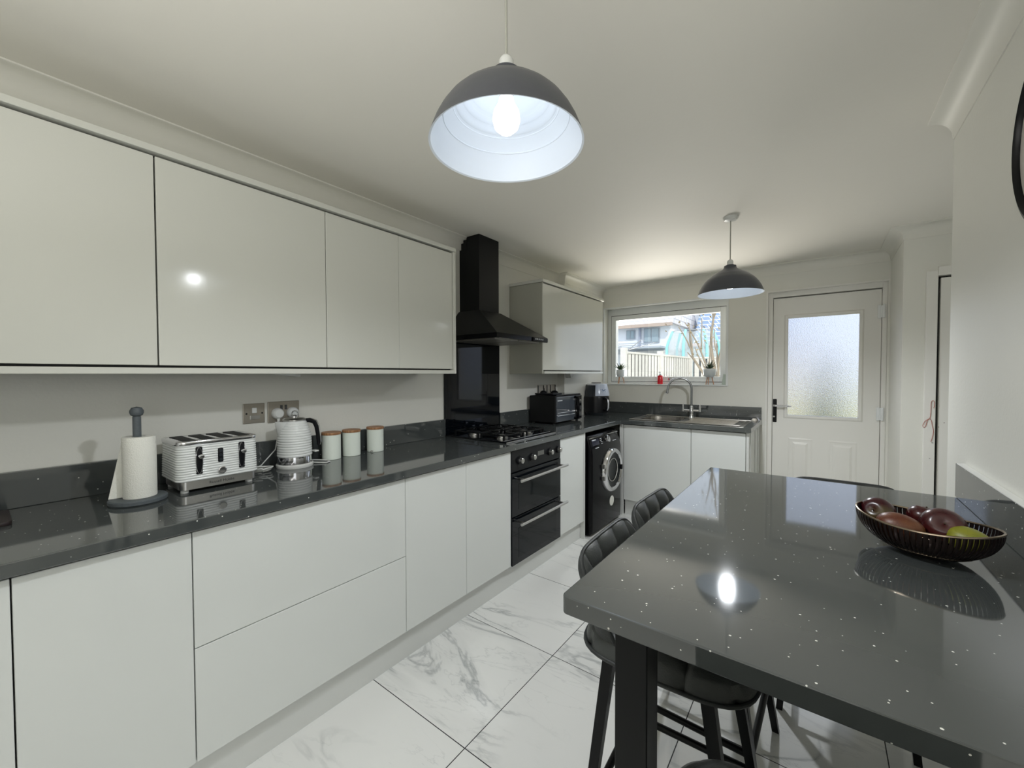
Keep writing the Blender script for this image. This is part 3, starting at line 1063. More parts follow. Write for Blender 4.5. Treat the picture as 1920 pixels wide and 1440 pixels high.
# tilted control panel (lies on the slope between (-1.482,.72) and (-1.515,.812))
sl = Vector((-.033, 0, .092)).normalized()
nr = Vector((.092, 0, .033)).normalized()
pc = Vector((-1.4975, 3.35, .765))
RM = Matrix((nr, Vector((0, 1, 0)), sl)).transposed()


def on_panel(mb, y, s0, hy, hs, th=.003, bev=.001):
    c = pc + Vector((0, y - 3.35, 0)) + sl * s0 + nr * th * .5
    b_ = bmesh.new()
    bmesh.ops.create_cube(b_, size=1)
    for v in b_.verts:
        v.co = RM @ Vector((v.co.x * th, v.co.y * hy, v.co.z * hs)) + c
    mb._merge(b_)
    return mb


on_panel(MB(), 3.35, .048, .585, .006).build('top_trim', CHROME, t)
on_panel(MB(), 3.15, .008, .13, .05).build('detergent_drawer', mat('smoked_plastic', (.03, .032, .05), .12), t)
for my_, ms_, mw_, mh_ in ((3.13, .028, .07, .008), (3.26, .026, .03, .004), (3.26, .012, .03, .004), (3.26, -.002, .03, .004), (3.26, -.016, .03, .004),
                           (3.52, -.02, .07, .005), (3.15, -.040, .06, .006)):
    on_panel(MB(), my_, ms_, mw_, mh_, .004).build('panel_marking', PALEINK, t)
kc = pc + Vector((0, .035, 0)) + sl * .008
MB().lathe([(0, 0), (.032, 0), (.030, .018), (.022, .022), (0, .020)], kc, 28, axis=nr).build('programme_dial', CHROME, t, True)
MB().lathe([(0, 0), (.045, 0), (.043, .003), (0, .003)], (wx - .0005, 3.435, .215), 32, axis=(1, 0, 0)).build('round_sticker', mat('white_sticker', (.72, .72, .66), .4), t, label='round white sticker low on the front')

# ================================================================== SINK AND TAP
t = thing('kitchen_sink', 'stainless steel inset sink with draining board below the window', 'sink', (-1.0, 4.05, WZ))
k = MB()
sx0, sx1, sy0, sy1 = -1.455, -.495, 3.795, 4.300
bx0, bx1, by0, by1 = -1.385, -1.035, 3.875, 4.225
zt = WZ + .0035
k.box(sx0, bx0, sy0, sy1, WZ + .0004, zt, .001).box(bx1, sx1, sy0, sy1, WZ + .0004, zt, .001)
k.box(bx0, bx1, sy0, by0, WZ + .0004, zt).box(bx0, bx1, by1, sy1, WZ + .0004, zt)
k.tube([(sx0, sy0, zt), (sx1, sy0, zt), (sx1, sy1, zt), (sx0, sy1, zt)], .004, 8, closed=True)
k.build('sink_deck', SINK, t)
bw = MB()


def bowlf(i, j):
    a = 2 * PI * i
    hx_, hy_ = (bx1 - bx0) / 2 - .01 * j, (by1 - by0) / 2 - .01 * j
    e = .25
    ca, sa = math.cos(a), math.sin(a)
    x = abs(ca) ** (2 * e) * (1 if ca >= 0 else -1) * hx_
    y = abs(sa) ** (2 * e) * (1 if sa >= 0 else -1) * hy_
    return ((bx0 + bx1) / 2 + x, (by0 + by1) / 2 + y, zt - .155 * j)


bw.grid(bowlf, 48, 6, True)
bw.lathe([(0, 0), (.04, 0), (.04, .002), (0, .002)], ((bx0 + bx1) / 2, (by0 + by1) / 2, zt - .155), 20)
bw.box(bx0 + .01, bx1 - .01, by0 + .01, by1 - .01, zt - .158, zt - .154)
bw.build('sink_bowl', SINK, t, True)
rb = MB()
for q in range(7):
    rb.tube([(-.97, 3.88 + q * .05, zt), (-.58, 3.88 + q * .05, zt)], .003, 6)
rb.tube([(-1.01, 3.84, zt), (-.53, 3.84, zt), (-.53, 4.25, zt), (-1.01, 4.25, zt)], .003, 6, closed=True)
rb.build('drainer_ribs', SINK, t, True)
t = thing('mixer_tap', 'tall chrome swan-neck mixer tap behind the sink', 'tap', (-1.005, 4.265, WZ + .004))
tb = MB().lathe([(0, 0), (.027, 0), (.025, .008), (.018, .020), (.020, .045), (.022, .075), (.016, .095), (.013, .12), (0, .12)], (-1.005, 4.265, zt), 24)
tb.tube([(-1.085, 4.265, .985), (-.93, 4.265, .985)], .010, 12)
tb.build('tap_body', CHROME, t, True)
sp = [(-1.005, 4.265, 1.02), (-1.005, 4.265, 1.20)]
for i in range(1, 15):
    a = PI * i / 14 * .93
    sp.append((-1.005 - .105 + .105 * math.cos(a), 4.265 - .05 * (1 - math.cos(a)) * .5 * 1.0, 1.20 + .105 * math.sin(a)))
sp.append((-1.222, 4.212, 1.165))
MB().tube(sp, .0105, 12).cyl((-1.221, 4.2125, 1.170), (-1.226, 4.211, 1.150), .0125, .0125).build('spout', DCHROME, t, True)
for lx in (-1.085, -.930):
    MB().cyl((lx, 4.265, .975), (lx, 4.265, 1.045), .0125, .0105).lathe([(0, 0), (.0105, 0), (.006, .006), (0, .007)], (lx, 4.265, 1.045), 16).build('lever', CHROME, t, True)

# ================================================================== SOCKETS
def rosette(t, y, z):
    MB().cyl((XL + .005, y, z), (XL + .0075, y, z), .004, seg=12).build('screw', BPLAST, t, True)


t = thing('fused_switch', 'single brushed metal fused switch plate on wall above the toaster', 'switch', (XL, .796, 1.168))
MB().box(XL + .0005, XL + .006, .750, .842, 1.120, 1.212, .002).build('face_plate', BRONZE, t)
MB().box(XL + .005, XL + .012, .786, .806, 1.168, 1.193, .002).build('rocker', WPLAST, t)
MB().box(XL + .005, XL + .008, .778, .820, 1.138, 1.156, .001).build('fuse_holder', STEEL, t)
rosette(t, .764, 1.166); rosette(t, .830, 1.166)
t = thing('double_socket', 'double brushed metal wall socket above the kettle', 'socket', (XL, .929, 1.168))
MB().box(XL + .0005, XL + .006, .855, 1.003, 1.114, 1.216, .002).build('face_plate', BRONZE, t)
for yy in (.917, .938):
    MB().box(XL + .005, XL + .010, yy - .005, yy + .005, 1.176, 1.198, .001).build('rocker', INK, t)
for yy, mm, lb in ((.897, WPLAST, 'white three-pin plug in the left half of the double socket'), (.968, WPLAST2, 'white three-pin plug in the right half of the double socket')):
    pt = thing('power_plug', lb, 'plug', (XL + .007, yy, 1.155), group=None)
    MB().lathe([(0, 0), (.027, 0), (.026, .016), (.022, .024), (.018, .028), (0, .028)], (XL + .0065, yy, 1.158), 24, axis=(1, 0, 0)).cyl(
        (XL + .02, yy, 1.135), (XL + .02, yy, 1.115), .008, .005).build('plug_body', mm, pt, True)
    if yy > .95:
        MB().tube([(XL + .038, yy + .016 * math.cos(a), 1.152 + .016 * math.sin(a)) for a in [2 * PI * i / 20 for i in range(20)]], .003, 6, closed=True).build('pull_ring', CHROME, pt, True)
t = thing('wall_socket', 'brushed metal triple socket on the wall behind the mini oven', 'socket', (XL, 3.36, 1.20))
MB().box(XL + .0005, XL + .006, 3.20, 3.52, 1.155, 1.245, .002).build('face_plate', BRONZE, t)
for yy in (3.205, 3.30, 3.36, 3.42, 3.512):
    MB().box(XL + .005, XL + .010, yy - .005, yy + .005, 1.17, 1.24).build('rocker', INK, t)

# ================================================================== COUNTER ITEMS, LEFT
# paper towel stand
tc_ = (-1.872, .342)
t = thing('paper_towel_stand', 'grey wooden paper towel stand at the left end of the worktop', 'paper towel stand', (tc_[0], tc_[1], WZ))
MB().lathe([(0, 0), (.074, 0), (.078, .004), (.078, .014), (.074, .018), (0, .018)], (*tc_, WZ), 40).build('stand_base', GWOOD, t, True)
MB().lathe([(0, .018), (.0115, .018), (.0115, .292), (.010, .294), (.016, .298), (.019, .307), (.019, .313), (.014, .323), (0, .327)], (tc_[0], tc_[1], WZ), 24).build('stand_post', GWOOD, t, True)
t = thing('paper_towel_roll', 'white kitchen paper roll on the grey wooden stand', 'paper roll', (tc_[0], tc_[1], WZ + .018))
MB().lathe([(.018, .0), (.0445, .0), (.045, .003), (.045, .204), (.044, .206), (.018, .206), (.018, 0)], (tc_[0] + .004, tc_[1] + .004, WZ + .0185), 40).build('paper_roll', PAPER, t, True)
# loose sheet leaning to the base edge
sh = MB()


def sheet(i, j):
    # j: height, i: along width from roll tangent outwards
    z = WZ + .0195 + .200 * j
    sprd = .036 * (1 - j) + .002
    x = tc_[0] - .018 - .004 * i
    y = tc_[1] - .034 - sprd * i + .003 * j
    return (x + .004 * math.sin(i * 3), y, z)


sh.grid(sheet, 8, 10)
bmesh.ops.solidify(sh.bm, geom=sh.bm.faces[:], thickness=.0015)
sh.build('loose_sheet', PAPER, t, True)

# toaster
t = thing('toaster', 'white ribbed four-slice toaster with chrome base on the worktop', 'toaster', (-1.94, .57, WZ))
tx0, tx1, ty0, ty1 = -2.060, -1.842, .440, .712
z0, z1 = WZ + .042, WZ + .178


def rrect(x0, x1, y0, y1, r, n=6):
    pts = []
    for cx, cy_, a0 in ((x1 - r, y1 - r, 0), (x0 + r, y1 - r, 90), (x0 + r, y0 + r, 180), (x1 - r, y0 + r, 270)):
        for i in range(n + 1):
            a = math.radians(a0 + 90 * i / n)
            pts.append((cx + r * math.cos(a), cy_ + r * math.sin(a)))
    return pts


def ribbed(x0, x1, y0, y1, r, z0, z1, nrib, amp, taper=0.0):
    mb = MB()
    rows = []
    nz = nrib * 6
    for k in range(nz + 1):
        tt = k / nz
        ph = (tt * nrib) % 1.0
        ins = amp * (1 - abs(math.sin(PI * ph)) ** .5) + taper * tt
        rows.append([(p[0], p[1], z0 + (z1 - z0) * tt) for p in rrect(x0 + ins, x1 - ins, y0 + ins, y1 - ins, r)])
    rings = [[mb.bm.verts.new(p) for p in row] for row in rows]
    for A, Bq in zip(rings, rings[1:]):
        n = len(A)
        for i in range(n):
            mb.bm.faces.new((A[i], A[(i + 1) % n], Bq[(i + 1) % n], Bq[i]))
    mb.bm.faces.new(rings[0][::-1]); mb.bm.faces.new(rings[-1])
    return mb


ribbed(tx0, tx1, ty0, ty1, .028, z0, z1, 15, .0028, .003).build('toaster_shell', WPLAST2, t, True)
MB().vbox(tx0 + .010, tx1 - .006, ty0 + .012, ty1 - .010, WZ + .012, z0, .02).build('toaster_base', STEEL, t, True)
text_mesh('brand_lettering', 'Russell Hobbs', .0145, facing_x((tx1 - .0056, (ty0 + ty1) / 2 + .005, WZ + .0265)), INK, t)
for fx, fy in ((tx1 - .03, ty0 + .03), (tx1 - .03, ty1 - .03), (tx0 + .03, ty0 + .03), (tx0 + .03, ty1 - .03)):
    MB().cyl((fx, fy, WZ), (fx, fy, WZ + .014), .013, .013, seg=14).build('foot', WPLAST, t, True)
top = MB().vbox(tx0 + .001, tx1 - .001, ty0 + .001, ty1 - .001, z1 - .002, z1 + .012, .030, bev=.003)
topo = top.build('toaster_top', CHROME, t, True)
for q in range(4):
    yy = ty0 + .026 + q * .060
    MB().box(tx0 + .022, tx1 - .024, yy, yy + .040, z1 + .0118, z1 + .0135, .0005).build('bread_slot', DARK, topo)
for yy in (.508, .648):
    s1 = MB().box(tx1 - .004, tx1 + .001, yy - .010, yy + .010, z0 + .022, z1 - .010, .0045, 3).build('lever_track', BPLAST, t, True)
    MB().tube([(tx1 + .0015, yy + .0105 * math.cos(a), (z0 + z1) / 2 + .006 + (.0 if abs(math.sin(a)) < 0 else 0) + .048 * math.sin(a)) for a in [2 * PI * i / 32 for i in range(32)]], .0013, 6, closed=True).build('track_trim', CHROME, t, True)
    MB().tube([(tx1 - .001, yy, z1 - .045), (tx1 + .018, yy + .003, z1 - .045)], .006, 12).lathe([(0, 0), (.0085, 0), (.0085, .006), (0, .008)], (tx1 + .014, yy + .002, z1 - .045), 16, axis=(1, 0, 0)).build('lever', CHROME, t, True)
bp_ = MB().box(tx1 - .004, tx1 + .0015, .568, .585, z0 + .058, z0 + .112, .004, 3).build('button_panel', BPLAST, t, True)
for q in range(3):
    MB().cyl((tx1 + .001, .5765, z0 + .068 + q * .017), (tx1 + .0035, .5765, z0 + .068 + q * .017), .0055, seg=14).build('button', CHAR, t, True)
MB().lathe([(0, 0), (.0135, 0), (.0135, .008), (.011, .010), (0, .010)], (tx1 - .002, .580, z0 + .027), 24, axis=(1, 0, 0)).build('browning_dial', CHROME, t, True)

# kettle
kc_ = Vector((-1.995, .925, WZ))
t = thing('kettle', 'white ribbed electric kettle with chrome handle on its base', 'kettle', kc_)
MB().lathe([(0, 0), (.078, 0), (.080, .004), (.080, .014), (.076, .018), (0, .018)], kc_, 40).build('power_base', WPLAST, t, True)
MB().lathe([(0, .018), (.074, .018), (.0745, .020), (.0725, .052), (0, .052)], kc_, 40).build('chrome_band', CHROME, t, True)
text_mesh('brand_lettering', 'Russell Hobbs', .010, Matrix.Translation(kc_ + Vector((.0736 * math.cos(math.radians(-55)), .0736 * math.sin(math.radians(-55)), .034))) @ Matrix.Rotation(math.radians(-55), 4, 'Z') @ Matrix(((0, 0, 1, 0), (1, 0, 0, 0), (0, 1, 0, 0), (0, 0, 0, 1))), INK, t)
pf = [(0, .052)]
nr_ = 14
for k in range(nr_ * 6 + 1):
    tt = k / (nr_ * 6)
    ph = (tt * nr_) % 1.0
    r = .0755 - .004 * tt - .022 * max(0, (tt - .45) / .55) ** 2.2
    pf.append((r - .0024 * (1 - abs(math.sin(PI * ph)) ** .5), .052 + .165 * tt))
pf.append((.048, .218)); pf.append((0, .220))
MB().lathe(pf, kc_, 48).build('kettle_body', WPLAST2, t, True)
MB().lathe([(0, .219), (.050, .219), (.050, .224), (.042, .230), (.012, .234), (0, .234)], kc_, 36).build('kettle_lid', STEEL, t, True)
MB().lathe([(0, 0), (.013, 0), (.014, .008), (.008, .012), (0, .012)], kc_ + Vector((0, 0, .233)), 20).build('lid_knob', CHROME, t, True)
so = MB()
sd = Vector((math.sin(math.radians(25)), -math.cos(math.radians(25)), 0))
sd = Vector((-.10, -1, 0)).normalized()
sn = Vector((-sd.y, sd.x, 0))
base = kc_ + sd * .045
tip = kc_ + sd * .082
v = [base + sn * .030 + Vector((0, 0, .215)), base - sn * .030 + Vector((0, 0, .215)), tip + Vector((0, 0, .218)) + sn * .008, tip - sn * .008 + Vector((0, 0, .218)),
     kc_ + sd * .066 + sn * .016 + Vector((0, 0, .135)), kc_ + sd * .066 - sn * .016 + Vector((0, 0, .135)), tip + Vector((0, 0, .200)) + sn * .004, tip - sn * .004 + Vector((0, 0, .200))]
vv = [so.bm.verts.new(p) for p in v]
bmesh.ops.convex_hull(so.bm, input=vv)
so.build('spout', WPLAST2, t, True)
hdv = -sd
ho = []
for px_, pz_ in ((.046, .214), (.070, .214), (.092, .204), (.103, .180), (.109, .140), (.112, .100), (.110, .086)):
    ho.append(kc_ + hdv * px_ + Vector((0, 0, pz_)))
MB().tube(ho, .010, 12, radii=[.010, .011, .0115, .011, .010, .009, .006]).build('handle', BPLAST, t, True)
MB().tube([p + hdv * .006 + Vector((0, 0, .003)) for p in ho[1:]], .0085, 10, radii=[.007, .009, .009, .008, .007, .004]).build('handle_trim', CHROME, t, True)
MB().box(kc_.x + .02, kc_.x + .05, kc_.y + .072, kc_.y + .092, WZ + .062, WZ + .069, .002).build('switch_tab', WPLAST, t)
# cables
c1 = [(XL + .02, .897, 1.112), (XL + .03, .89, 1.06), (XL + .045, .87, .99), (-2.05, .80, .93), (-2.03, .745, .915)]
c2 = []
for i in range(60):
    a = 2 * PI * i / 20
    c2.append((-2.0 + .028 * math.cos(a) + .0006 * i, .775 + .042 * math.sin(a), WZ + .004 + .0004 * i + .002 * math.sin(a * 2)))
tag(MB().tube(c1 + [(-2.02, .73, WZ + .005)], .0028, 8).build('toaster_cable', WPLAST, smooth=True), 'white cable hanging from the socket down behind the toaster', 'cable')
tag(MB().tube(c2, .0028, 8).build('coiled_cable', WPLAST, smooth=True), 'white cable coiled on the worktop between toaster and kettle', 'cable')
tag(MB().tube([(-1.985, 1.002, WZ + .006), (-1.96, 1.02, WZ + .005), (-1.93, 1.045, WZ + .004), (-1.945, 1.07, WZ + .004), (-1.98, 1.075, WZ + .004), (-2.02, 1.05, WZ + .005), (-2.04, 1.03, WZ + .006)], .0035, 8).build(
    'kettle_cable', WPLAST, smooth=True), 'white cable loop at the right of the kettle base', 'cable')

# canisters
for (cx, cy_, lab, chip) in ((-2.020, 1.122, 'white canister with wooden lid nearest the kettle', 0), (-2.022, 1.237, 'white canister with wooden lid, middle of the three', 0),
                             (-2.025, 1.387, 'white canister with wooden lid and chipped bottom rim, standing apart', 1)):
    t = thing('storage_canister', lab, 'canister', (cx, cy_, WZ), group='white canisters beside the kettle')
    MB().lathe([(0, 0), (.044, 0), (.0455, .002), (.0455, .126), (0, .126)], (cx, cy_, WZ), 40).build('canister_body', CANW, t, True)
    MB().lathe([(0, .126), (.0465, .126), (.0475, .129), (.0475, .137), (.0465, .139), (0, .139)], (cx, cy_, WZ), 40).build('lid', LIDW, t, True)
    if chip:
        cm = MB()
        for a, zc in ((-62, .008), (-58, .003), (-53, .006), (-70, .003)):
            cm.lathe([(0, 0), (.003, 0), (0, .0006)], (cx + .0453 * math.cos(math.radians(a)), cy_ + .0453 * math.sin(math.radians(a)), WZ + zc + .001), 7, axis=(math.cos(math.radians(a)), math.sin(math.radians(a)), 0))
        cm.build('chipped_enamel', CANB, t)

# dark tray corner at the very left
tag(MB().vbox(-2.05, -1.868, -.25, .066, WZ, WZ + .012, .02, bev=.002).build('serving_board', mat('dark_board', (.02, .012, .012), .45), smooth=True),
    'dark board corner on the worktop at the left picture edge', 'board')

# ================================================================== MINI OVEN
t = thing('mini_oven', 'black countertop mini oven with glass door right of the hob', 'mini oven', (-1.96, 3.25, WZ))
mx0, mx1, my0, my1, mz0, mz1 = -2.085, -1.815, 3.025, 3.500, WZ + .012, WZ + .245
MB().box(mx0, mx1, my0, my1, mz0, mz1, .006).build('oven_case', mat('matt_black_case', (.007, .0075, .008), .6, spec=.3), t)
MB().box(mx0 + .05, mx1 + .004, my0 + .02, my1 - .02, mz1, mz1 + .010, .003).build('top_plate', BGLOSS, t)
for fx in (mx0 + .03, mx1 - .03):
    for fy in (my0 + .03, my1 - .03):
        MB().cyl((fx, fy, WZ), (fx, fy, mz0 + .002), .013, seg=12).build('foot', BPLAST, t, True)
dg_ = MB().box(mx1, mx1 + .012, my0 + .006, my1 - .13, mz0 + .008, mz1 - .008, .003).build('oven_door', mat('mini_oven_glass', (.06, .07, .085), .05, spec=.9), t)
MB().box(mx1 + .012, mx1 + .013, my0 + .02, my0 + .10, mz1 - .045, mz1 - .037).build('door_marking', PALEINK, dg_)
MB().tube([(mx1 + .0135, my0 + .02, mz0 + .085), (mx1 + .0135, my1 - .15, mz0 + .085)], .0022, 6).tube([(mx1 + .0135, my0 + .02, mz0 + .060), (mx1 + .0135, my1 - .15, mz0 + .060)], .0022, 6).build('rack_bar', STEEL, dg_, True)
hb = MB().tube([(mx1 + .012, my1 - .15, mz1 - .02), (mx1 + .045, my1 - .15, mz1 - .028), (mx1 + .050, my1 - .15, mz0 + .11), (mx1 + .045, my1 - .15, mz0 + .022), (mx1 + .012, my1 - .15, mz0 + .02)], .013, 12)
hb.build('door_handle', BGLOSS, dg_, True)
pn = MB().box(mx1, mx1 + .010, my1 - .125, my1 - .004, mz0 + .008, mz1 - .008, .003).build('control_panel', BGLOSS, t)
for zz in (.04, .10, .16):
    MB().lathe([(0, 0), (.020, 0), (.018, .018), (0, .018)], (mx1 + .010, my1 - .06, mz0 + zz + .01), 20, axis=(1, 0, 0)).build('control_knob', CHROME, pn, True)
# things on top
t = thing('knobbed_stand', 'small black item with round knobs lying on top of the mini oven', 'stand', (-1.96, 3.16, mz1 + .01))
MB().box(-2.05, -1.86, 3.06, 3.22, mz1 + .0105, mz1 + .020, .003).build('stand_plate', BPLAST, t)
for px_, py_, r_ in ((-1.99, 3.11, .030), (-1.91, 3.17, .034)):
    MB().lathe([(0, 0), (r_, 0), (r_, .012), (r_ * .5, .022), (0, .024)], (px_, py_, mz1 + .020), 20).build('knob', BPLAST, t, True)
MB().tube([(-2.0, 3.14, mz1 + .02), (-2.0, 3.14, mz1 + .065)], .003, 6).build('upright_pin', BPLAST, t, True)

# ================================================================== AIR FRYER
ac = Vector((-1.935, 4.085, WZ))
t = thing('air_fryer', 'dark grey air fryer with pale control panel in the worktop corner', 'air fryer', ac)
apf = [(0, .004), (.118, .004), (.124, .02), (.132, .06), (.135, .13), (.131, .19), (.120, .25), (.104, .308), (.098, .318), (0, .318)]
MB().lathe(apf, ac, 40).build('fryer_body', CHAR, t, True)
MB().lathe([(0, 0), (.112, 0), (.118, .006), (.122, .02), (0, .02)], ac, 40).build('fryer_base', BPLAST, t, True)
MB().lathe([(0, .316), (.102, .316), (.103, .322), (.094, .332), (.07, .336), (0, .336)], ac, 40).build('top_ring', mat('pale_silver_plastic', (.62, .64, .68), .25), t, True)
MB().lathe([(0, .335), (.055, .335), (.052, .344), (0, .345)], ac, 30).build('top_vent', BPLAST, t, True)
fd = Vector((.86, -.50, 0)).normalized()
fn = Vector((-fd.y, fd.x, 0))
pnl = MB()


def panelf(i, j):
    a = (i - .5) * 1.35
    z = .205 + .122 * j
    r = .139 - .030 * j ** 1.3
    d_ = fd * math.cos(a) + fn * math.sin(a)
    return ac + d_ * r + Vector((0, 0, z))


pnl.grid(panelf, 14, 8)
bmesh.ops.solidify(pnl.bm, geom=pnl.bm.faces[:], thickness=.006)
po = pnl.build('control_panel', PANEL, t, True)
mk = MB()
for q in range(8):
    a = 2 * PI * q / 8
    cc = ac + fd * (.128 - .0) + Vector((0, 0, .268)) + fn * .028 * math.cos(a) + (Vector((0, 0, 1)) * .92 - fd * .28) * .030 * math.sin(a)
    mk.lathe([(0, 0), (.006, 0), (.005, .002), (0, .002)], cc + fd * .0, 8, axis=(fd + Vector((0, 0, .3))))
cc = ac + fd * .129 + Vector((0, 0, .268))
mk.lathe([(0, 0), (.018, 0), (.016, .003), (0, .003)], cc, 18, axis=(fd + Vector((0, 0, .3))))
mk.build('panel_buttons', mat('blue_display', (.10, .16, .30), .3), po, True)
MB().lathe([(.1365, .028), (.1375, .028), (.1385, .175), (.1340, .195)], ac, 40).build('drawer_seam', BPLAST, t, True)
hs = []
for px_, pz_ in ((.130, .175), (.165, .178), (.196, .165), (.208, .130), (.205, .085), (.190, .062), (.165, .060), (.130, .062)):
    hs.append(ac + fd * px_ + Vector((0, 0, pz_)))
MB().tube(hs, .014, 12, radii=[.014, .014, .014, .013, .013, .013, .012, .011]).build('basket_handle', BPLAST, t, True)
MB().tube([p + fd * .010 for p in hs[1:7]], .007, 8, radii=[.004, .008, .008, .008, .008, .004]).build('handle_trim', bpy.data.materials['pale_silver_plastic'], t, True)

# ================================================================== WINDOW SILL ITEMS
def planter(x, y, s, lab, leafm, seed):
    zs = WZ0 + .010
    t = thing('potted_succulent', lab, 'potted plant', (x, y, zs), group='small plants on the window sill')
    MB().lathe([(0, .075), (.030, .077), (.046, .088), (.053, .105), (.055, .135), (.053, .158), (.050, .162), (.047, .158), (.047, .150), (0, .150)], (x, y, zs), 28, sx=s, sy=s).build('pot', POT, t, True)
    for q in range(3):
        a = 2 * PI * q / 3 + .5
        MB().cyl((x + .024 * math.cos(a), y + .024 * math.sin(a), zs + .085), (x + .043 * math.cos(a), y + .043 * math.sin(a), zs), .005, .0035, seg=10).build('leg', LEGW, t, True)
    rnd = random.Random(seed)
    lm = MB()
    for q in range(20):
        a = q * 2.4
        tl = .25 + .9 * (q / 20)
        ln = .078 + .03 * rnd.random()
        d_ = Vector((math.cos(a) * math.sin(tl), math.sin(a) * math.sin(tl), math.cos(tl)))
        p0 = Vector((x, y, zs + .150))
        pts = [p0, p0 + d_ * ln * .45 + Vector((0, 0, .008)), p0 + d_ * ln + Vector((0, 0, -.004 * tl + .004))]
        lm.tube(pts, .005, 6, radii=[.005, .009, .0010], flat=.45)
    lm.build('foliage', leafm, t, True)


planter(-1.845, 4.535, .86, 'small succulent in a white pot on wooden legs, left on the sill', LEAF, 3)
planter(-.900, 4.535, 1.08, 'dark green plant in a white pot on wooden legs, right on the sill', LEAF2, 5)
t = thing('soap_dispenser', 'red glass soap dispenser standing on the window sill', 'soap dispenser', (-1.384, 4.505, WZ0 + .01))
MB().lathe([(0, 0), (.026, 0), (.028, .004), (.028, .082), (.022, .094), (.012, .098), (0, .098)], (-1.384, 4.505, WZ0 + .010), 28).build('bottle', RED, t, True)
MB().lathe([(0, .097), (.012, .097), (.011, .108), (.004, .110), (.004, .128), (.008, .130), (.008, .136), (0, .137)], (-1.384, 4.505, WZ0 + .010), 20).tube(
    [(-1.384, 4.505, WZ0 + .142), (-1.384, 4.475, WZ0 + .142), (-1.384, 4.466, WZ0 + .136)], .003, 6).build('pump', DCHROME, t, True)
gm = MB().box(-.785, -.745, 4.565, 4.571, WZ0 + .0105, WZ0 + .115, .001, rot=Matrix.Rotation(math.radians(8), 3, 'Y'))
tag(gm.build('leaning_card', CARD), 'pale green card leaning at the right end of the window sill', 'card')

# ================================================================== PENDANTS
def pendant(x, y, zr, label, power, zc=HC):
    t = thing('pendant_lamp', label, 'pendant lamp', (x, y, zc), group='domed pendant lamps')
    H = .176
    R = .187
    key = [(1.0, 0), (.975, .08), (.93, .20), (.87, .32), (.785, .45), (.69, .555), (.675, .562), (.60, .635), (.585, .642), (.49, .72), (.475, .727),
           (.36, .80), (.26, .86), (.205, .915), (.19, .95), (.185, 1.0)]
    prof = [(R * a_, H * b_) for a_, b_ in key]
    outer = [(r, zr + z) for r, z in prof] + [(.024, zr + H + .0), (.022, zr + H + .006), (.0, zr + H + .006)]
    MB().lathe([(R + .001, zr - .002)] + outer, (x, y, 0), 64).build('lamp_shade', SHADE_O, t, True)
    inner = []
    for (a_, b_), (c_, d_) in zip(key[:-2], key[1:]):
        for q in range(3):
            inner.append(((R * (a_ + (c_ - a_) * q / 3)) - .004, zr + (H - .003) * (b_ + (d_ - b_) * q / 3)))
    lin = MB().lathe([(R + .001, zr - .002)] + inner + [(0, zr + H - .004)], (x, y, 0), 64)
    for kr, kz in ((.845, .36), (.72, .525), (.53, .69)):
        lin.tube([(x + (R * kr - .004) * math.cos(a), y + (R * kr - .004) * math.sin(a), zr + H * kz) for a in [2 * PI * i / 64 for i in range(64)]], .0022, 6, closed=True)
    lin.build('shade_lining', SHADE_I, t, True)
    MB().lathe([(0, zr + H + .006), (.018, zr + H + .006), (.018, zr + H + .028), (.013, zr + H + .036), (.006, zr + H + .040), (0, zr + H + .040)], (x, y, 0), 24).build('lamp_cap', WPLAST, t, True)
    MB().cyl((x, y, zr + H + .03), (x, y, zc - .018), .0035, seg=10).build('flex', CORDW, t, True)
    MB().lathe([(0, zc), (.045, zc), (.045, zc - .006), (.036, zc - .020), (.012, zc - .024), (0, zc - .024)], (x, y, 0), 28).build('ceiling_rose', WPLAST, t, True)
    MB().cyl((x, y, zr + .115), (x, y, zr + H - .006), .018, seg=16).build('bulb_holder', WPLAST, t, True)
    MB().lathe([(0, .030), (.016, .032), (.029, .044), (.034, .062), (.031, .082), (.020, .102), (.016, .120), (0, .120)], (x, y, zr), 16).build('light_bulb', BULB, t, True)
    ld = bpy.data.lights.new('pendant_light', 'SPOT')
    ld.energy = power
    ld.color = (0.93, 0.965, 1.0)
    ld.spot_size = math.radians(168)
    ld.spot_blend = .6
    ld.shadow_soft_size = .03
    lo_ = bpy.data.objects.new('pendant_light', ld)
    COL.objects.link(lo_)
    lo_.location = (x, y, zr + .008)


fwd = Vector((-.602, .7986))
pendant(-.602 * 1.015 - .012 * .7986, .7986 * 1.015 - .012 * .602, 1.905, 'large grey domed pendant lamp hanging close above the viewer', 24)
pendant(-.463, 2.915, 1.853, 'smaller-looking grey domed pendant lamp hanging near the window', 40)

# ================================================================== BREAKFAST BAR
t = thing('breakfast_bar', 'grey speckled breakfast bar table fixed to the right wall', 'table', (0, 1.38, 0))
TX0, TX1, TY0, TY1 = -.402, XR - .0008, .692, 2.068
tb = MB()
pts = []
r = .012
for cx, cy_, a0 in ((TX0 + r, TY1 - .01 - 0, 90), (TX0 + r, TY0 + r, 180)):
    if a0 == 90:
        pts += [(TX1, TY1), (TX0, TY1)]
    else:
        for i in range(9):
            a = math.radians(180 + 90 * i / 8)
            pts.append((TX0 + r + r * math.cos(a), TY0 + r + r * math.sin(a)))
pts.append((TX1, TY0))
bb = bmesh.new()
fc = bb.faces.new([bb.verts.new((p[0], p[1], WT)) for p in pts])
ex = bmesh.ops.extrude_face_region(bb, geom=[fc])
for v in ex['geom']:
    if isinstance(v, bmesh.types.BMVert):
        v.co.z = WZ
bmesh.ops.recalc_face_normals(bb, faces=bb.faces[:])
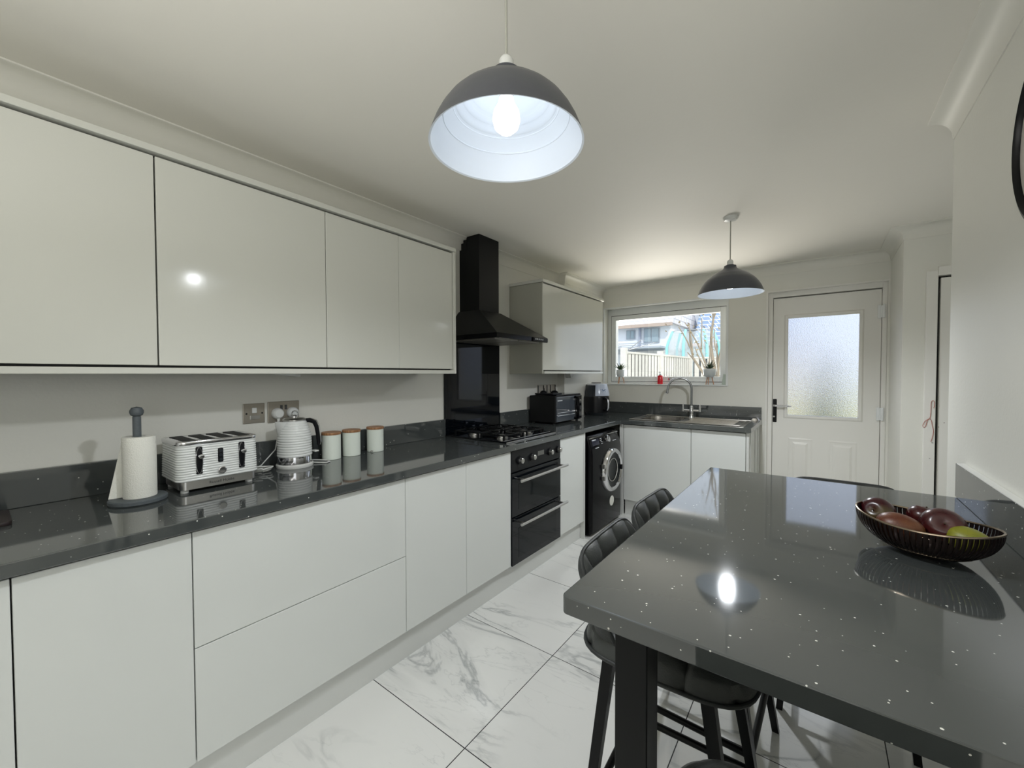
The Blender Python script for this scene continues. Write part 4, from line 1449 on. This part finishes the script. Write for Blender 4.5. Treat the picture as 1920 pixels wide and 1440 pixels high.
bmesh.ops.bevel(bb, geom=[e for e in bb.edges if abs(e.verts[0].co.z - e.verts[1].co.z) < 1e-6], offset=.0025, segments=2, profile=.5, affect='EDGES')
tb._merge(bb)
tb.build('table_top', WORK, t)
for lx, ly in ((-.266, .735), (-.266, 2.0)):
    MB().box(lx - .030, lx + .030, ly - .030, ly + .030, 0, WT - .0005, .002).build('leg', BLACK, t)
MB().box(-.236, .36, .750, .775, WT - .03, WT - .0005).box(-.28, -.255, .765, 1.97, WT - .03, WT - .0005).box(-.236, .36, 1.96, 1.985, WT - .03, WT - .0005).build('under_frame', BLACK, t)
tag(MB().box(.385, XR - .0008, TY0, 2.083, WZ + .0004, 1.029, .0015).build('upstand', WORK), 'grey upstand along the right wall behind the fruit bowl', 'upstand')
tag(MB().box(XR - .022, XR - .0008, TY0, 2.06, 1.0295, 1.033, .001).build('sealant_strip', WPLAST), 'thin pale strip along the top of the right wall upstand', 'strip')

# ================================================================== FRUIT BOWL
fc0 = Vector((.203, 1.375, WZ))
BROT = math.radians(-27)
t = thing('fruit_bowl', 'dark metal oval slotted bowl holding fruit on the breakfast bar', 'bowl', fc0)
A_, B_ = .128, .098
bh = .072


def bowl_pt(a, tt, th=0.0):
    """tt 0 bottom .. 1 rim"""
    k = (.30 + .70 * math.sin(PI / 2 * tt) ** .95) if tt > 0 else .30
    z = bh * tt ** 1.5 + .004
    # tips rise a little
    z += .012 * tt * tt * math.cos(a) ** 2
    x, y = (A_ - th) * k * math.cos(a), (B_ - th) * k * math.sin(a)
    return fc0 + Vector((x * math.cos(BROT) - y * math.sin(BROT), x * math.sin(BROT) + y * math.cos(BROT), z))


bs = MB()
bs.grid(lambda i, j: bowl_pt(2 * PI * i, j * .34), 60, 6, True)
bmesh.ops.solidify(bs.bm, geom=bs.bm.faces[:], thickness=.002)
bs.lathe([(0, .001), (.045, .001), (.047, .006), (0, .006)], fc0, 40, sx=1, sy=.72, rot=BROT)
bs.build('bowl_base', BOWLM, t, True)
sl_ = MB()
nsl = 76
for q in range(nsl):
    a = 2 * PI * (q + .5) / nsl
    pts = [bowl_pt(a, .32 + .68 * i / 8) for i in range(9)]
    sl_.tube(pts, .0036, 5, flat=.4, radii=[.0034 + .0016 * i / 8 for i in range(9)])
sl_.build('slotted_side', BOWLM, t, True)
rm = MB().tube([bowl_pt(2 * PI * i / 72, 1.0) for i in range(72)], .0028, 8, closed=True)
rm.tube([bowl_pt(2 * PI * i / 72, .34) for i in range(72)], .002, 6, closed=True)
rm.build('bowl_rim', mat('bronze_rim', (.30, .24, .18), .25, 1.0), t, True)


def apple(x, y, z, r, m, lab, axis=(0, 0, 1)):
    t = thing('apple', lab, 'apple', (x, y, z), group='red apples in the bowl')
    pf = []
    for i in range(21):
        a = -PI / 2 + PI * i / 20
        rr = r * math.cos(a) * (1 + .06 * math.sin(a))
        zz = r * .90 * math.sin(a)
        if i > 16:
            zz -= r * .22 * ((i - 16) / 4) ** 1.6
        if i < 3:
            zz += r * .10 * ((3 - i) / 3) ** 1.5
        pf.append((max(rr, 0), zz))
    pf[0] = (0, pf[0][1]); pf[-1] = (0, pf[-1][1])
    MB().lathe(pf, (x, y, z), 32, axis=axis).build('apple_flesh', m, t, True)
    ax = Vector(axis).normalized()
    c = Vector((x, y, z))
    MB().cyl(c + ax * r * .62, c + ax * r * .86, .0015, .002, seg=6).build('stem', STEM, t, True)


def ovoid(name, cat, x, y, z, a, b, c, rotz, m, lab, tilt=0):
    t = thing(name, lab, cat, (x, y, z))
    R3 = Matrix.Rotation(rotz, 3, 'Z') @ Matrix.Rotation(tilt, 3, 'Y')
    mb = MB()

    def fn(i, j):
        th = 2 * PI * i
        ph = PI * j
        px_ = -math.cos(ph)
        s = math.sin(ph) * (1 - .13 * px_)
        v = Vector((a * px_, b * s * math.cos(th), c * s * math.sin(th) + .08 * c * px_ * px_))
        return R3 @ v + Vector((x, y, z))
    mb.grid(fn, 32, 20, True)
    bmesh.ops.remove_doubles(mb.bm, verts=mb.bm.verts[:], dist=.0003)
    mb.build('mango_flesh', m, t, True)
    d = R3 @ Vector((1, 0, 0))
    c_ = Vector((x, y, z))
    MB().cyl(c_ + d * a * .98, c_ + d * a * 1.05, .003, .002, seg=8).build('stem_scar', STEM, t, True)


apple(.126, 1.438, .9780, .0385, APPLE2, 'dark red apple with green patch at the left end of bowl', (-.35, -.75, .35))
apple(.236, 1.376, .9830, .0420, APPLE, 'large dark red apple with stem hollow facing out, middle of bowl', (-.05, -.85, .45))
apple(.216, 1.460, .9765, .0340, APPLE, 'dark red apple half hidden at the back of bowl', (.2, .1, 1))
ovoid('mango', 'mango', .158, 1.345, .973, .045, .035, .033, math.radians(-20), MANGO, 'brown orange speckled mango at the front of the bowl')
ovoid('mango', 'mango', .272, 1.340, .970, .040, .031, .028, math.radians(-35), LEMON, 'yellow green mango at the right end of the bowl', tilt=math.radians(4))

# ================================================================== STOOLS
def make_stool():
    t = thing('bar_stool', '', 'bar stool', (0, 0, 0), group='grey leather bar stools')
    # seat cushion: tufted
    W, D0, D1 = .207, -.215, .215

    def seat_pt(u, v_, top):
        x = D0 + (D1 - D0) * u
        y = -W + 2 * W * v_
        # superellipse pull-in
        uu, vv_ = 2 * u - 1, 2 * v_ - 1
        m_ = max(abs(uu), abs(vv_))
        n_ = (abs(uu) ** 4 + abs(vv_) ** 4) ** .25
        k = m_ / n_ if n_ > 0 else 1
        x, y = (uu * k) * (D1 - D0) / 2, (vv_ * k) * W
        e = 1 - m_ ** 6
        if top:
            tx = abs(math.sin(PI * 3 * (uu + 1) / 2)) ** .35
            ty = abs(math.sin(PI * 3 * (vv_ + 1) / 2)) ** .35
            z = .616 + .062 * e ** .30 * (.70 + .30 * min(tx, ty))
            y *= 1 - .045 * (1 - tx) * abs(vv_) ** 2
            x *= 1 - .045 * (1 - ty) * abs(uu) ** 2
        else:
            z = .616 - .020 * e ** .45
        return (x, y, z)
    s = MB()
    s.grid(lambda a, b: seat_pt(a, b, True), 46, 46)
    s.grid(lambda a, b: seat_pt(a, b, False), 24, 24)
    bmesh.ops.remove_doubles(s.bm, verts=s.bm.verts[:], dist=.0005)
    s.build('seat', LEATHER, t, True)

    def edge(k):  # seat edge loop parameter
        a = 2 * PI * k
        ca, sa = math.cos(a), math.sin(a)
        n_ = (abs(ca) ** 4 + abs(sa) ** 4) ** .25
        return (ca / n_ * (D1 - D0) / 2, sa / n_ * W, .614)
    MB().tube([edge(i / 64) for i in range(64)], .005, 8, closed=True).build('seat_piping', LEATHER2, t, True)

    # back shell
    def back(u, v_, off):
        a = (u * 2 - 1)
        ztop = .860 - .095 * abs(a) ** 6
        z = .610 + (ztop - .610) * v_
        hh = (z - .61) / .27
        hw = .192 + .020 * min(1, hh * 1.6)
        y = hw * math.sin(1.3 * a) / math.sin(1.3)
        x = -(.178 + .050 * hh) + (.085 - .072 * hh) * abs(a) ** 3
        return x + off, y - off * .6 * a ** 3, z

    def inner(u, v_):
        tu = abs(math.sin(PI * 5 * u)) ** .55
        tv = abs(math.sin(PI * 2.2 * (1 - v_))) ** .5 if v_ < .55 or v_ > 2 else 1
        e = min(1, 7 * min(u, 1 - u)) ** .5 * min(1, 7 * (1 - v_) + .03) ** .5
        return back(u, v_, .014 + .030 * e * (.35 + .65 * min(tu, tv)))

    def outer(u, v_):
        e = min(1, 8 * min(u, 1 - u)) ** .5 * min(1, 8 * (1 - v_) + .02) ** .5
        return back(u, v_, .012 - .014 * e)
    bi = MB().grid(inner, 101, 44)
    bk = bi.build('backrest', LEATHER, t, True)
    MB().grid(outer, 50, 20).build('back_shell', LEATHER2, t, True)
    path = [back(0, j / 10, .015) for j in range(10)] + [back(i / 40, 1, .015) for i in range(41)] + [back(1, 1 - j / 10, .015) for j in range(1, 11)]
    MB().tube(path, .0055, 8).build('back_piping', LEATHER2, t, True)
    MB().box(-.15, .14, -.15, .15, .578, .602, .004).build('seat_frame', BLACK, t)
    for sx_ in (-1, 1):
        for sy_ in (-1, 1):
            tx_ = .112 if sx_ > 0 else -.125
            fx = .205 if sx_ > 0 else -.190
            MB().bar((fx, sy_ * .200, 0), (tx_, sy_ * .150, .600), .022, .030, .022, .030).build('leg', BLACK, t)

    def at(sx_, sy_, z):
        tx_ = .112 if sx_ > 0 else -.125
        fx = .205 if sx_ > 0 else -.190
        k = z / .6
        return Vector((fx + (tx_ - fx) * k, sy_ * (.200 + (.150 - .200) * k), z))
    zf = .175
    for p, q in (((-1, -1), (1, -1)), ((1, -1), (1, 1)), ((1, 1), (-1, 1)), ((-1, 1), (-1, -1))):
        MB().cyl(at(*p, zf), at(*q, zf), .011, seg=12).build('footrest', BLACK, t, True)
    return t


s0 = make_stool()
places = [(-.318, 1.170, .03, 'grey quilted leather bar stool nearest the viewer on the left of the bar'),
          (-.328, 1.606, -.03, 'second grey quilted leather bar stool on the left side, nearer the window'),
          (.000, .605, PI / 2, 'bar stool at the near end of bar, only its seat corner showing at the bottom'),
          (.085, 2.140, -PI / 2, 'bar stool at the far end of bar, only its top edge and legs showing')]
for i, (x, y, a, lab) in enumerate(places):
    o = s0 if i == 0 else copy_tree(s0)
    o.location = (x, y, 0)
    o.rotation_euler = (0, 0, a)
    o['label'] = lab

# ================================================================== CLOCK
cc = Vector((XR - .0005, 1.381, 1.885))
t = thing('wall_clock', 'round wall clock with thick black rim cut off at right edge', 'clock', cc)
MB().lathe([(0, 0), (.215, 0), (.220, .006), (.220, .022), (.208, .026), (.204, .020), (.204, .012), (0, .012)], cc, 64, axis=(-1, 0, 0)).build('clock_rim', BLACK, t, True)
MB().lathe([(0, .0125), (.203, .0125), (.203, .0135), (0, .0135)], cc, 48, axis=(-1, 0, 0)).build('clock_face', CLOCKF, t)
MB().box(cc.x - .017, cc.x - .015, cc.y - .004, cc.y + .004, cc.z, cc.z + .15).build('minute_hand', BLACK, t)
MB().box(cc.x - .019, cc.x - .017, cc.y - .10, cc.y, cc.z - .005, cc.z + .005).build('hour_hand', BLACK, t)

# red string on the side door frame
rs = []
for px_, pz_ in ((.602, 1.115), (.606, 1.15), (.598, 1.165), (.590, 1.150), (.589, 1.09), (.584, 1.045), (.565, 1.030), (.552, 1.000), (.556, .985), (.566, .995), (.576, 1.04), (.590, 1.038), (.597, 1.00), (.603, .965), (.600, .93), (.590, .885)):
    rs.append((px_, YN - .017, pz_))
sm = []
for i in range(len(rs) - 1):
    p0, p1, p2, p3 = [Vector(rs[max(0, min(len(rs) - 1, i + k))]) for k in (-1, 0, 1, 2)]
    for q in range(5):
        u_ = q / 5
        sm.append(.5 * ((2 * p1) + (p2 - p0) * u_ + (2 * p0 - 5 * p1 + 4 * p2 - p3) * u_ ** 2 + (3 * p1 - p0 - 3 * p2 + p3) * u_ ** 3))
tag(MB().tube(sm, .0014, 6).build('red_string', REDSTR, smooth=True), 'loose red string looped on the side door frame', 'string')

# ================================================================== OUTSIDE
GR = -.15
grs = mat('garden_paving', (.50, .49, .45), .9, noise=.15, nscale=3)
tag(MB().box(-16, 12, 4.79, 40, GR - .1, GR).build('garden_ground', grs), 'pale paved garden ground outside the window', 'ground', kind='structure')
TIM = mat('pale_timber', (.60, .585, .55), .8, noise=.12, nscale=8)
TIMD = mat('fence_gap', (.10, .11, .12), .9)


def fence(p0, p1, h, npost, label, gapm=TIMD, first=1):
    p0, p1 = Vector((*p0, 0)), Vector((*p1, 0))
    d = p1 - p0
    L_ = d.length
    u_ = d / L_
    n_ = Vector((-u_.y, u_.x, 0))
    t = thing('garden_fence', label, 'fence', ((p0 + p1) / 2).to_tuple()[:2] + (GR,))
    ang = math.atan2(u_.y, u_.x)
    R3 = Matrix.Rotation(ang, 3, 'Z')
    bm_ = MB()
    nb = int(L_ / .19)
    for i in range(nb):
        c = p0 + u_ * (i + .5) * L_ / nb
        b_ = bmesh.new()
        bmesh.ops.create_cube(b_, size=1)
        for v in b_.verts:
            v.co = R3 @ Vector((v.co.x * .138, v.co.y * .012, v.co.z * (h - .02))) + Vector((c.x, c.y, GR + (h - .02) / 2 + .02))
        bm_._merge(b_)
    bm_.build('fence_boards', TIM, t)
    rl = MB()
    for z, th in ((GR + h + .02, .05), (GR + .35, .06)):
        b_ = bmesh.new()
        bmesh.ops.create_cube(b_, size=1)
        c = (p0 + p1) / 2
        for v in b_.verts:
            v.co = R3 @ Vector((v.co.x * L_, v.co.y * .05, v.co.z * th)) + Vector((c.x, c.y, z)) + n_ * (0 if z > 1 else .02)
        rl._merge(b_)
    rl.build('fence_rail', TIM, t)
    bkp = MB()
    b_ = bmesh.new()
    bmesh.ops.create_cube(b_, size=1)
    c = (p0 + p1) / 2
    for v in b_.verts:
        v.co = R3 @ Vector((v.co.x * L_, v.co.y * .01, v.co.z * (h - .04))) + Vector((c.x, c.y, GR + h / 2)) + n_ * .03
    bkp._merge(b_)
    bkp.build('gap_shade_sheet', gapm, t)  # added dark sheet behind the boards, its colour giving the gaps their shade
    for i in range(first, npost):
        c = p0 + d * i / (npost - 1)
        MB().box(c.x - .07, c.x + .07, c.y - .07, c.y + .07, GR, GR + h + .13, .01).build('fence_post', TIM, t)


fence((-3.90, 9.80), (-3.66, 11.90), 2.02, 2, 'near pale timber fence panel at the left of the window view', first=0)
fence((-3.65, 12.02), (-3.50, 14.60), 2.02, 2, 'pale timber fence panel in the middle of the window view')
fence((-3.40, 14.66), (-1.6, 15.5), 2.02, 3, 'far pale timber fence panel behind the sill plant')

HW = mat('pale_render', (.74, .77, .80), .9, noise=.05, nscale=2)
HW2 = mat('white_gable_render', (.93, .93, .92), .9)
RT = mat_brick('pale_roof_tiles', (.66, .66, .70), (.74, .72, .72), (.42, .42, .46), 1.0, w=.45, h=.24, ms=.02)
RB = mat_brick('blue_slate_tiles', (.20, .30, .46), (.26, .34, .50), (.72, .78, .84), 1.0, w=.35, h=.20, ms=.018)
BRK = mat_brick('pinkish_brick', (.60, .46, .42), (.68, .55, .50), (.75, .70, .66), 3.0)
WG = mat('grey_window_glass', (.28, .36, .40), .15)
t = thing('neighbour_house', 'pale rendered house with tiled roof behind the fence', 'house', (-6.5, 19.5, GR))
MB().box(-10, -5.1, 18, 22, GR, 3.55).build('house_wall', HW, t)
MB().poly([(-10.3, 17.7, 3.5), (-10.3, 20, 5.6), (-10.3, 22.3, 3.5)], (5.35, 0, 0)).build('house_roof', RT, t)
MB().box(-10.3, -4.95, 17.62, 17.75, 3.38, 3.52).build('gutter', mat('brown_gutter', (.45, .36, .30), .6), t)
for x0, x1, z0, z1 in ((-7.0, -6.68, 2.95, 3.28), (-6.2, -5.60, 2.75, 3.32)):
    wf = MB().box(x0 - .04, x1 + .04, 17.95, 18.01, z0 - .04, z1 + .04).build('window_frame', mat('dark_frame', (.30, .34, .38), .5) if x0 < -6.5 else bpy.data.materials['dark_frame'], t)
    MB().box(x0, (x0 + x1) / 2 - .02, 17.93, 17.96, z0, z1).box((x0 + x1) / 2 + .02, x1, 17.93, 17.96, z0, z1).build('pane', WG, wf)
MB().box(-6.45, -6.37, 17.9, 17.99, GR, 3.5).build('downpipe', mat('grey_pipe', (.30, .33, .40), .6), t)
MB().box(-10, -5.2, 17.6, 17.98, 2.25, 2.42).box(-9, -5.2, 16.9, 18, 2.42, 2.50).build('lean_to_roof', mat('grey_felt', (.42, .46, .50), .8), t)
t = thing('gable_house', 'tall bright white gabled house in the middle of the window view', 'house', (-5.6, 23.3, GR))
MB().poly([(-5.69, 22.4, GR), (-4.70, 22.4, GR), (-4.70, 22.4, 3.7), (-5.28, 22.4, 5.4), (-5.60, 22.4, 6.1), (-6.6, 22.4, 4.2), (-6.6, 22.4, GR)], (0, 1.9, 0)).build('gable_wall', HW2, t)
MB().poly([(-4.62, 22.3, 3.60), (-4.50, 22.3, 3.64), (-5.48, 22.3, 6.2), (-5.64, 22.3, 6.15)], (0, 2.1, 0)).build('verge_board', mat('grey_verge', (.42, .42, .44), .7), t)
t = thing('slate_roof_house', 'house with a blue slate roof at the right of the window view', 'house', (-3.3, 22, GR))
MB().box(-4.45, -1.2, 20.2, 24, GR, 2.62).build('house_wall', BRK, t)
MB().poly([(-4.65, 19.9, 2.72), (-4.65, 22, 5.3), (-4.65, 24, 2.72)], (3.7, 0, 0)).build('slate_roof', RB, t)
MB().box(-4.65, -.9, 19.82, 19.95, 2.60, 2.74).build('fascia', mat('red_fascia', (.62, .42, .38), .7), t)

# garden wall / shed behind the fence
tag(MB().box(-6.5, -2.0, 17.55, 17.7, GR, 2.35).build('garden_wall', mat_brick('grey_stone', (.52, .50, .48), (.62, .60, .58), (.45, .44, .44), 2.0)), 'grey stone garden wall behind the timber fence', 'wall')

# trampoline
t = thing('trampoline', 'trampoline with teal padded poles and pale safety net', 'trampoline', (-2.85, 12.0, GR))
TEAL = mat('teal_foam', (.30, .72, .72), .6)
trc = Vector((-3.86, 16.4, 0))
tr_ = .92
for q, a in enumerate((-150, -95, -45, 15, 80, 140)):
    ar = math.radians(a)
    bx, by = trc.x + tr_ * math.cos(ar), trc.y + tr_ * math.sin(ar)
    MB().tube([(bx, by, GR), (bx, by, 2.35), (bx - .05 * math.cos(ar), by - .05 * math.sin(ar), 2.55), (bx - .22 * math.cos(ar), by - .22 * math.sin(ar), 2.95)], .045, 10).build('padded_pole', TEAL, t, True)
MB().tube([(trc.x + (tr_ - .22) * math.cos(a), trc.y + (tr_ - .22) * math.sin(a), 2.95) for a in [2 * PI * i / 24 for i in range(24)]], .012, 6, closed=True).build('top_ring', mat('grey_ring', (.4, .42, .44), .5), t, True)
MB().grid(lambda i, j: (trc.x + (tr_ - .02 - .13 * j ** 3) * math.cos(2 * PI * i), trc.y + (tr_ - .02 - .13 * j ** 3) * math.sin(2 * PI * i), 1.0 + 1.9 * j), 36, 8, True).build('safety_net', mat_net(), t, True)
MB().lathe([(0, .88), (tr_, .88), (tr_ + .08, .90), (tr_ + .08, .96), (tr_ - .1, .96), (0, .93)], trc, 36).build('jumping_mat', TEAL, t, True)

# washing line
t = thing('rotary_airer', 'grey rotary washing line over the fence at the left', 'washing line', (-5.2, 13.4, GR))
MB().cyl((-5.2, 13.4, GR), (-5.2, 13.4, 2.25), .025).build('airer_pole', STEEL, t)
for q in range(4):
    a = PI / 4 + PI / 2 * q
    MB().cyl((-5.2, 13.4, 2.15), (-5.2 + 1.0 * math.cos(a), 13.4 + 1.0 * math.sin(a), 2.42), .012, seg=8).build('airer_arm', STEEL, t)
ln = MB()
for k in range(3):
    rr = .45 + k * .27
    zz = 2.15 + .27 * rr
    ps = [(-5.2 + rr * math.cos(PI / 4 + PI / 2 * q), 13.4 + rr * math.sin(PI / 4 + PI / 2 * q), zz) for q in range(4)]
    for q in range(4):
        ln.cyl(ps[q], ps[(q + 1) % 4], .007, seg=5)
ln.build('airer_lines', mat('grey_line', (.35, .4, .45), .7), t)

# trees
BARK = mat('pale_bark', (.30, .25, .19), .9)
LV = mat('spring_leaf', (.30, .24, .14), .8)


def tree(x, y, h_, label, seed, crown=1.2, leafm=LV, dens=1.0, lean=.0):
    rnd = random.Random(seed)
    t = thing('garden_tree', label, 'tree', (x, y, GR))
    tk = MB()
    tips = []

    def branch(p, d, ln_, r, lev):
        n = 4
        pts = [p]
        for i in range(n):
            d = (d + Vector((rnd.uniform(-.18, .18), rnd.uniform(-.18, .18), rnd.uniform(-.04, .12)))).normalized()
            pts.append(pts[-1] + d * ln_ / n)
        tk.tube(pts, r, 6, radii=[r * (1 - .12 * i) for i in range(n + 1)])
        if lev < 2:
            for k in range(4):
                dd = (d * .8 + Vector((rnd.uniform(-.42, .42), rnd.uniform(-.42, .42), rnd.uniform(.1, .8)))).normalized()
                branch(pts[rnd.choice((2, 3, 4))], dd, ln_ * .62, r * .5, lev + 1)
        else:
            tips.append(pts[-1]); tips.append(pts[-2])
    branch(Vector((x, y, GR)), Vector((lean, 0, 1)), h_ * .55, .065, 0)
    tk.build('trunk', BARK, t, True)
    lm = MB()
    for p in tips:
        for k in range(int(4 * dens)):
            c = p + Vector((rnd.gauss(0, .14), rnd.gauss(0, .14), rnd.gauss(0, .12)))
            a = Vector((rnd.uniform(-1, 1), rnd.uniform(-1, 1), rnd.uniform(-1, 1))).normalized() * .035
            b2 = a.cross(Vector((rnd.uniform(-1, 1), rnd.uniform(-1, 1), 1))).normalized() * .02
            vs = [lm.bm.verts.new(q) for q in (c - a, c + b2, c + a, c - b2)]
            lm.bm.faces.new(vs)
    lm.build('foliage', leafm, t)


tree(-1.50, 9.3, 3.3, 'bare-branched tree at the right side of the window view', 4, dens=.8)
t = thing('conifer', 'dark blue-green conifer seen blurred through the frosted door glass', 'tree', (.06, 6.6, GR))
rnd = random.Random(3)
cm = MB()
for lv in range(26):
    zz = .1 + lv * .066
    rr = .30 * (1 - lv / 27) + .03
    for q in range(int(9 + rr * 40)):
        a = rnd.uniform(0, 2 * PI)
        c = Vector((.06, 6.6, GR + zz))
        d_ = Vector((math.cos(a), math.sin(a), .5)).normalized()
        cm.cyl(c, c + d_ * rr * rnd.uniform(.75, 1.1), .025, .004, seg=4)
cm.build('foliage', mat('blue_green_needles', (.035, .10, .10), .8), t)
MB().cyl((.06, 6.6, GR), (.06, 6.6, GR + 1.6), .03, .01, seg=8).build('trunk', BARK, t, True)
tag(MB().box(-1.4, 9.0, 7.2, 30, GR, GR + .02).build('lawn', mat('yellow_green_lawn', (.58, .55, .24), .95, noise=.2, nscale=6)), 'yellowish green lawn outside the back door', 'lawn', kind='structure')
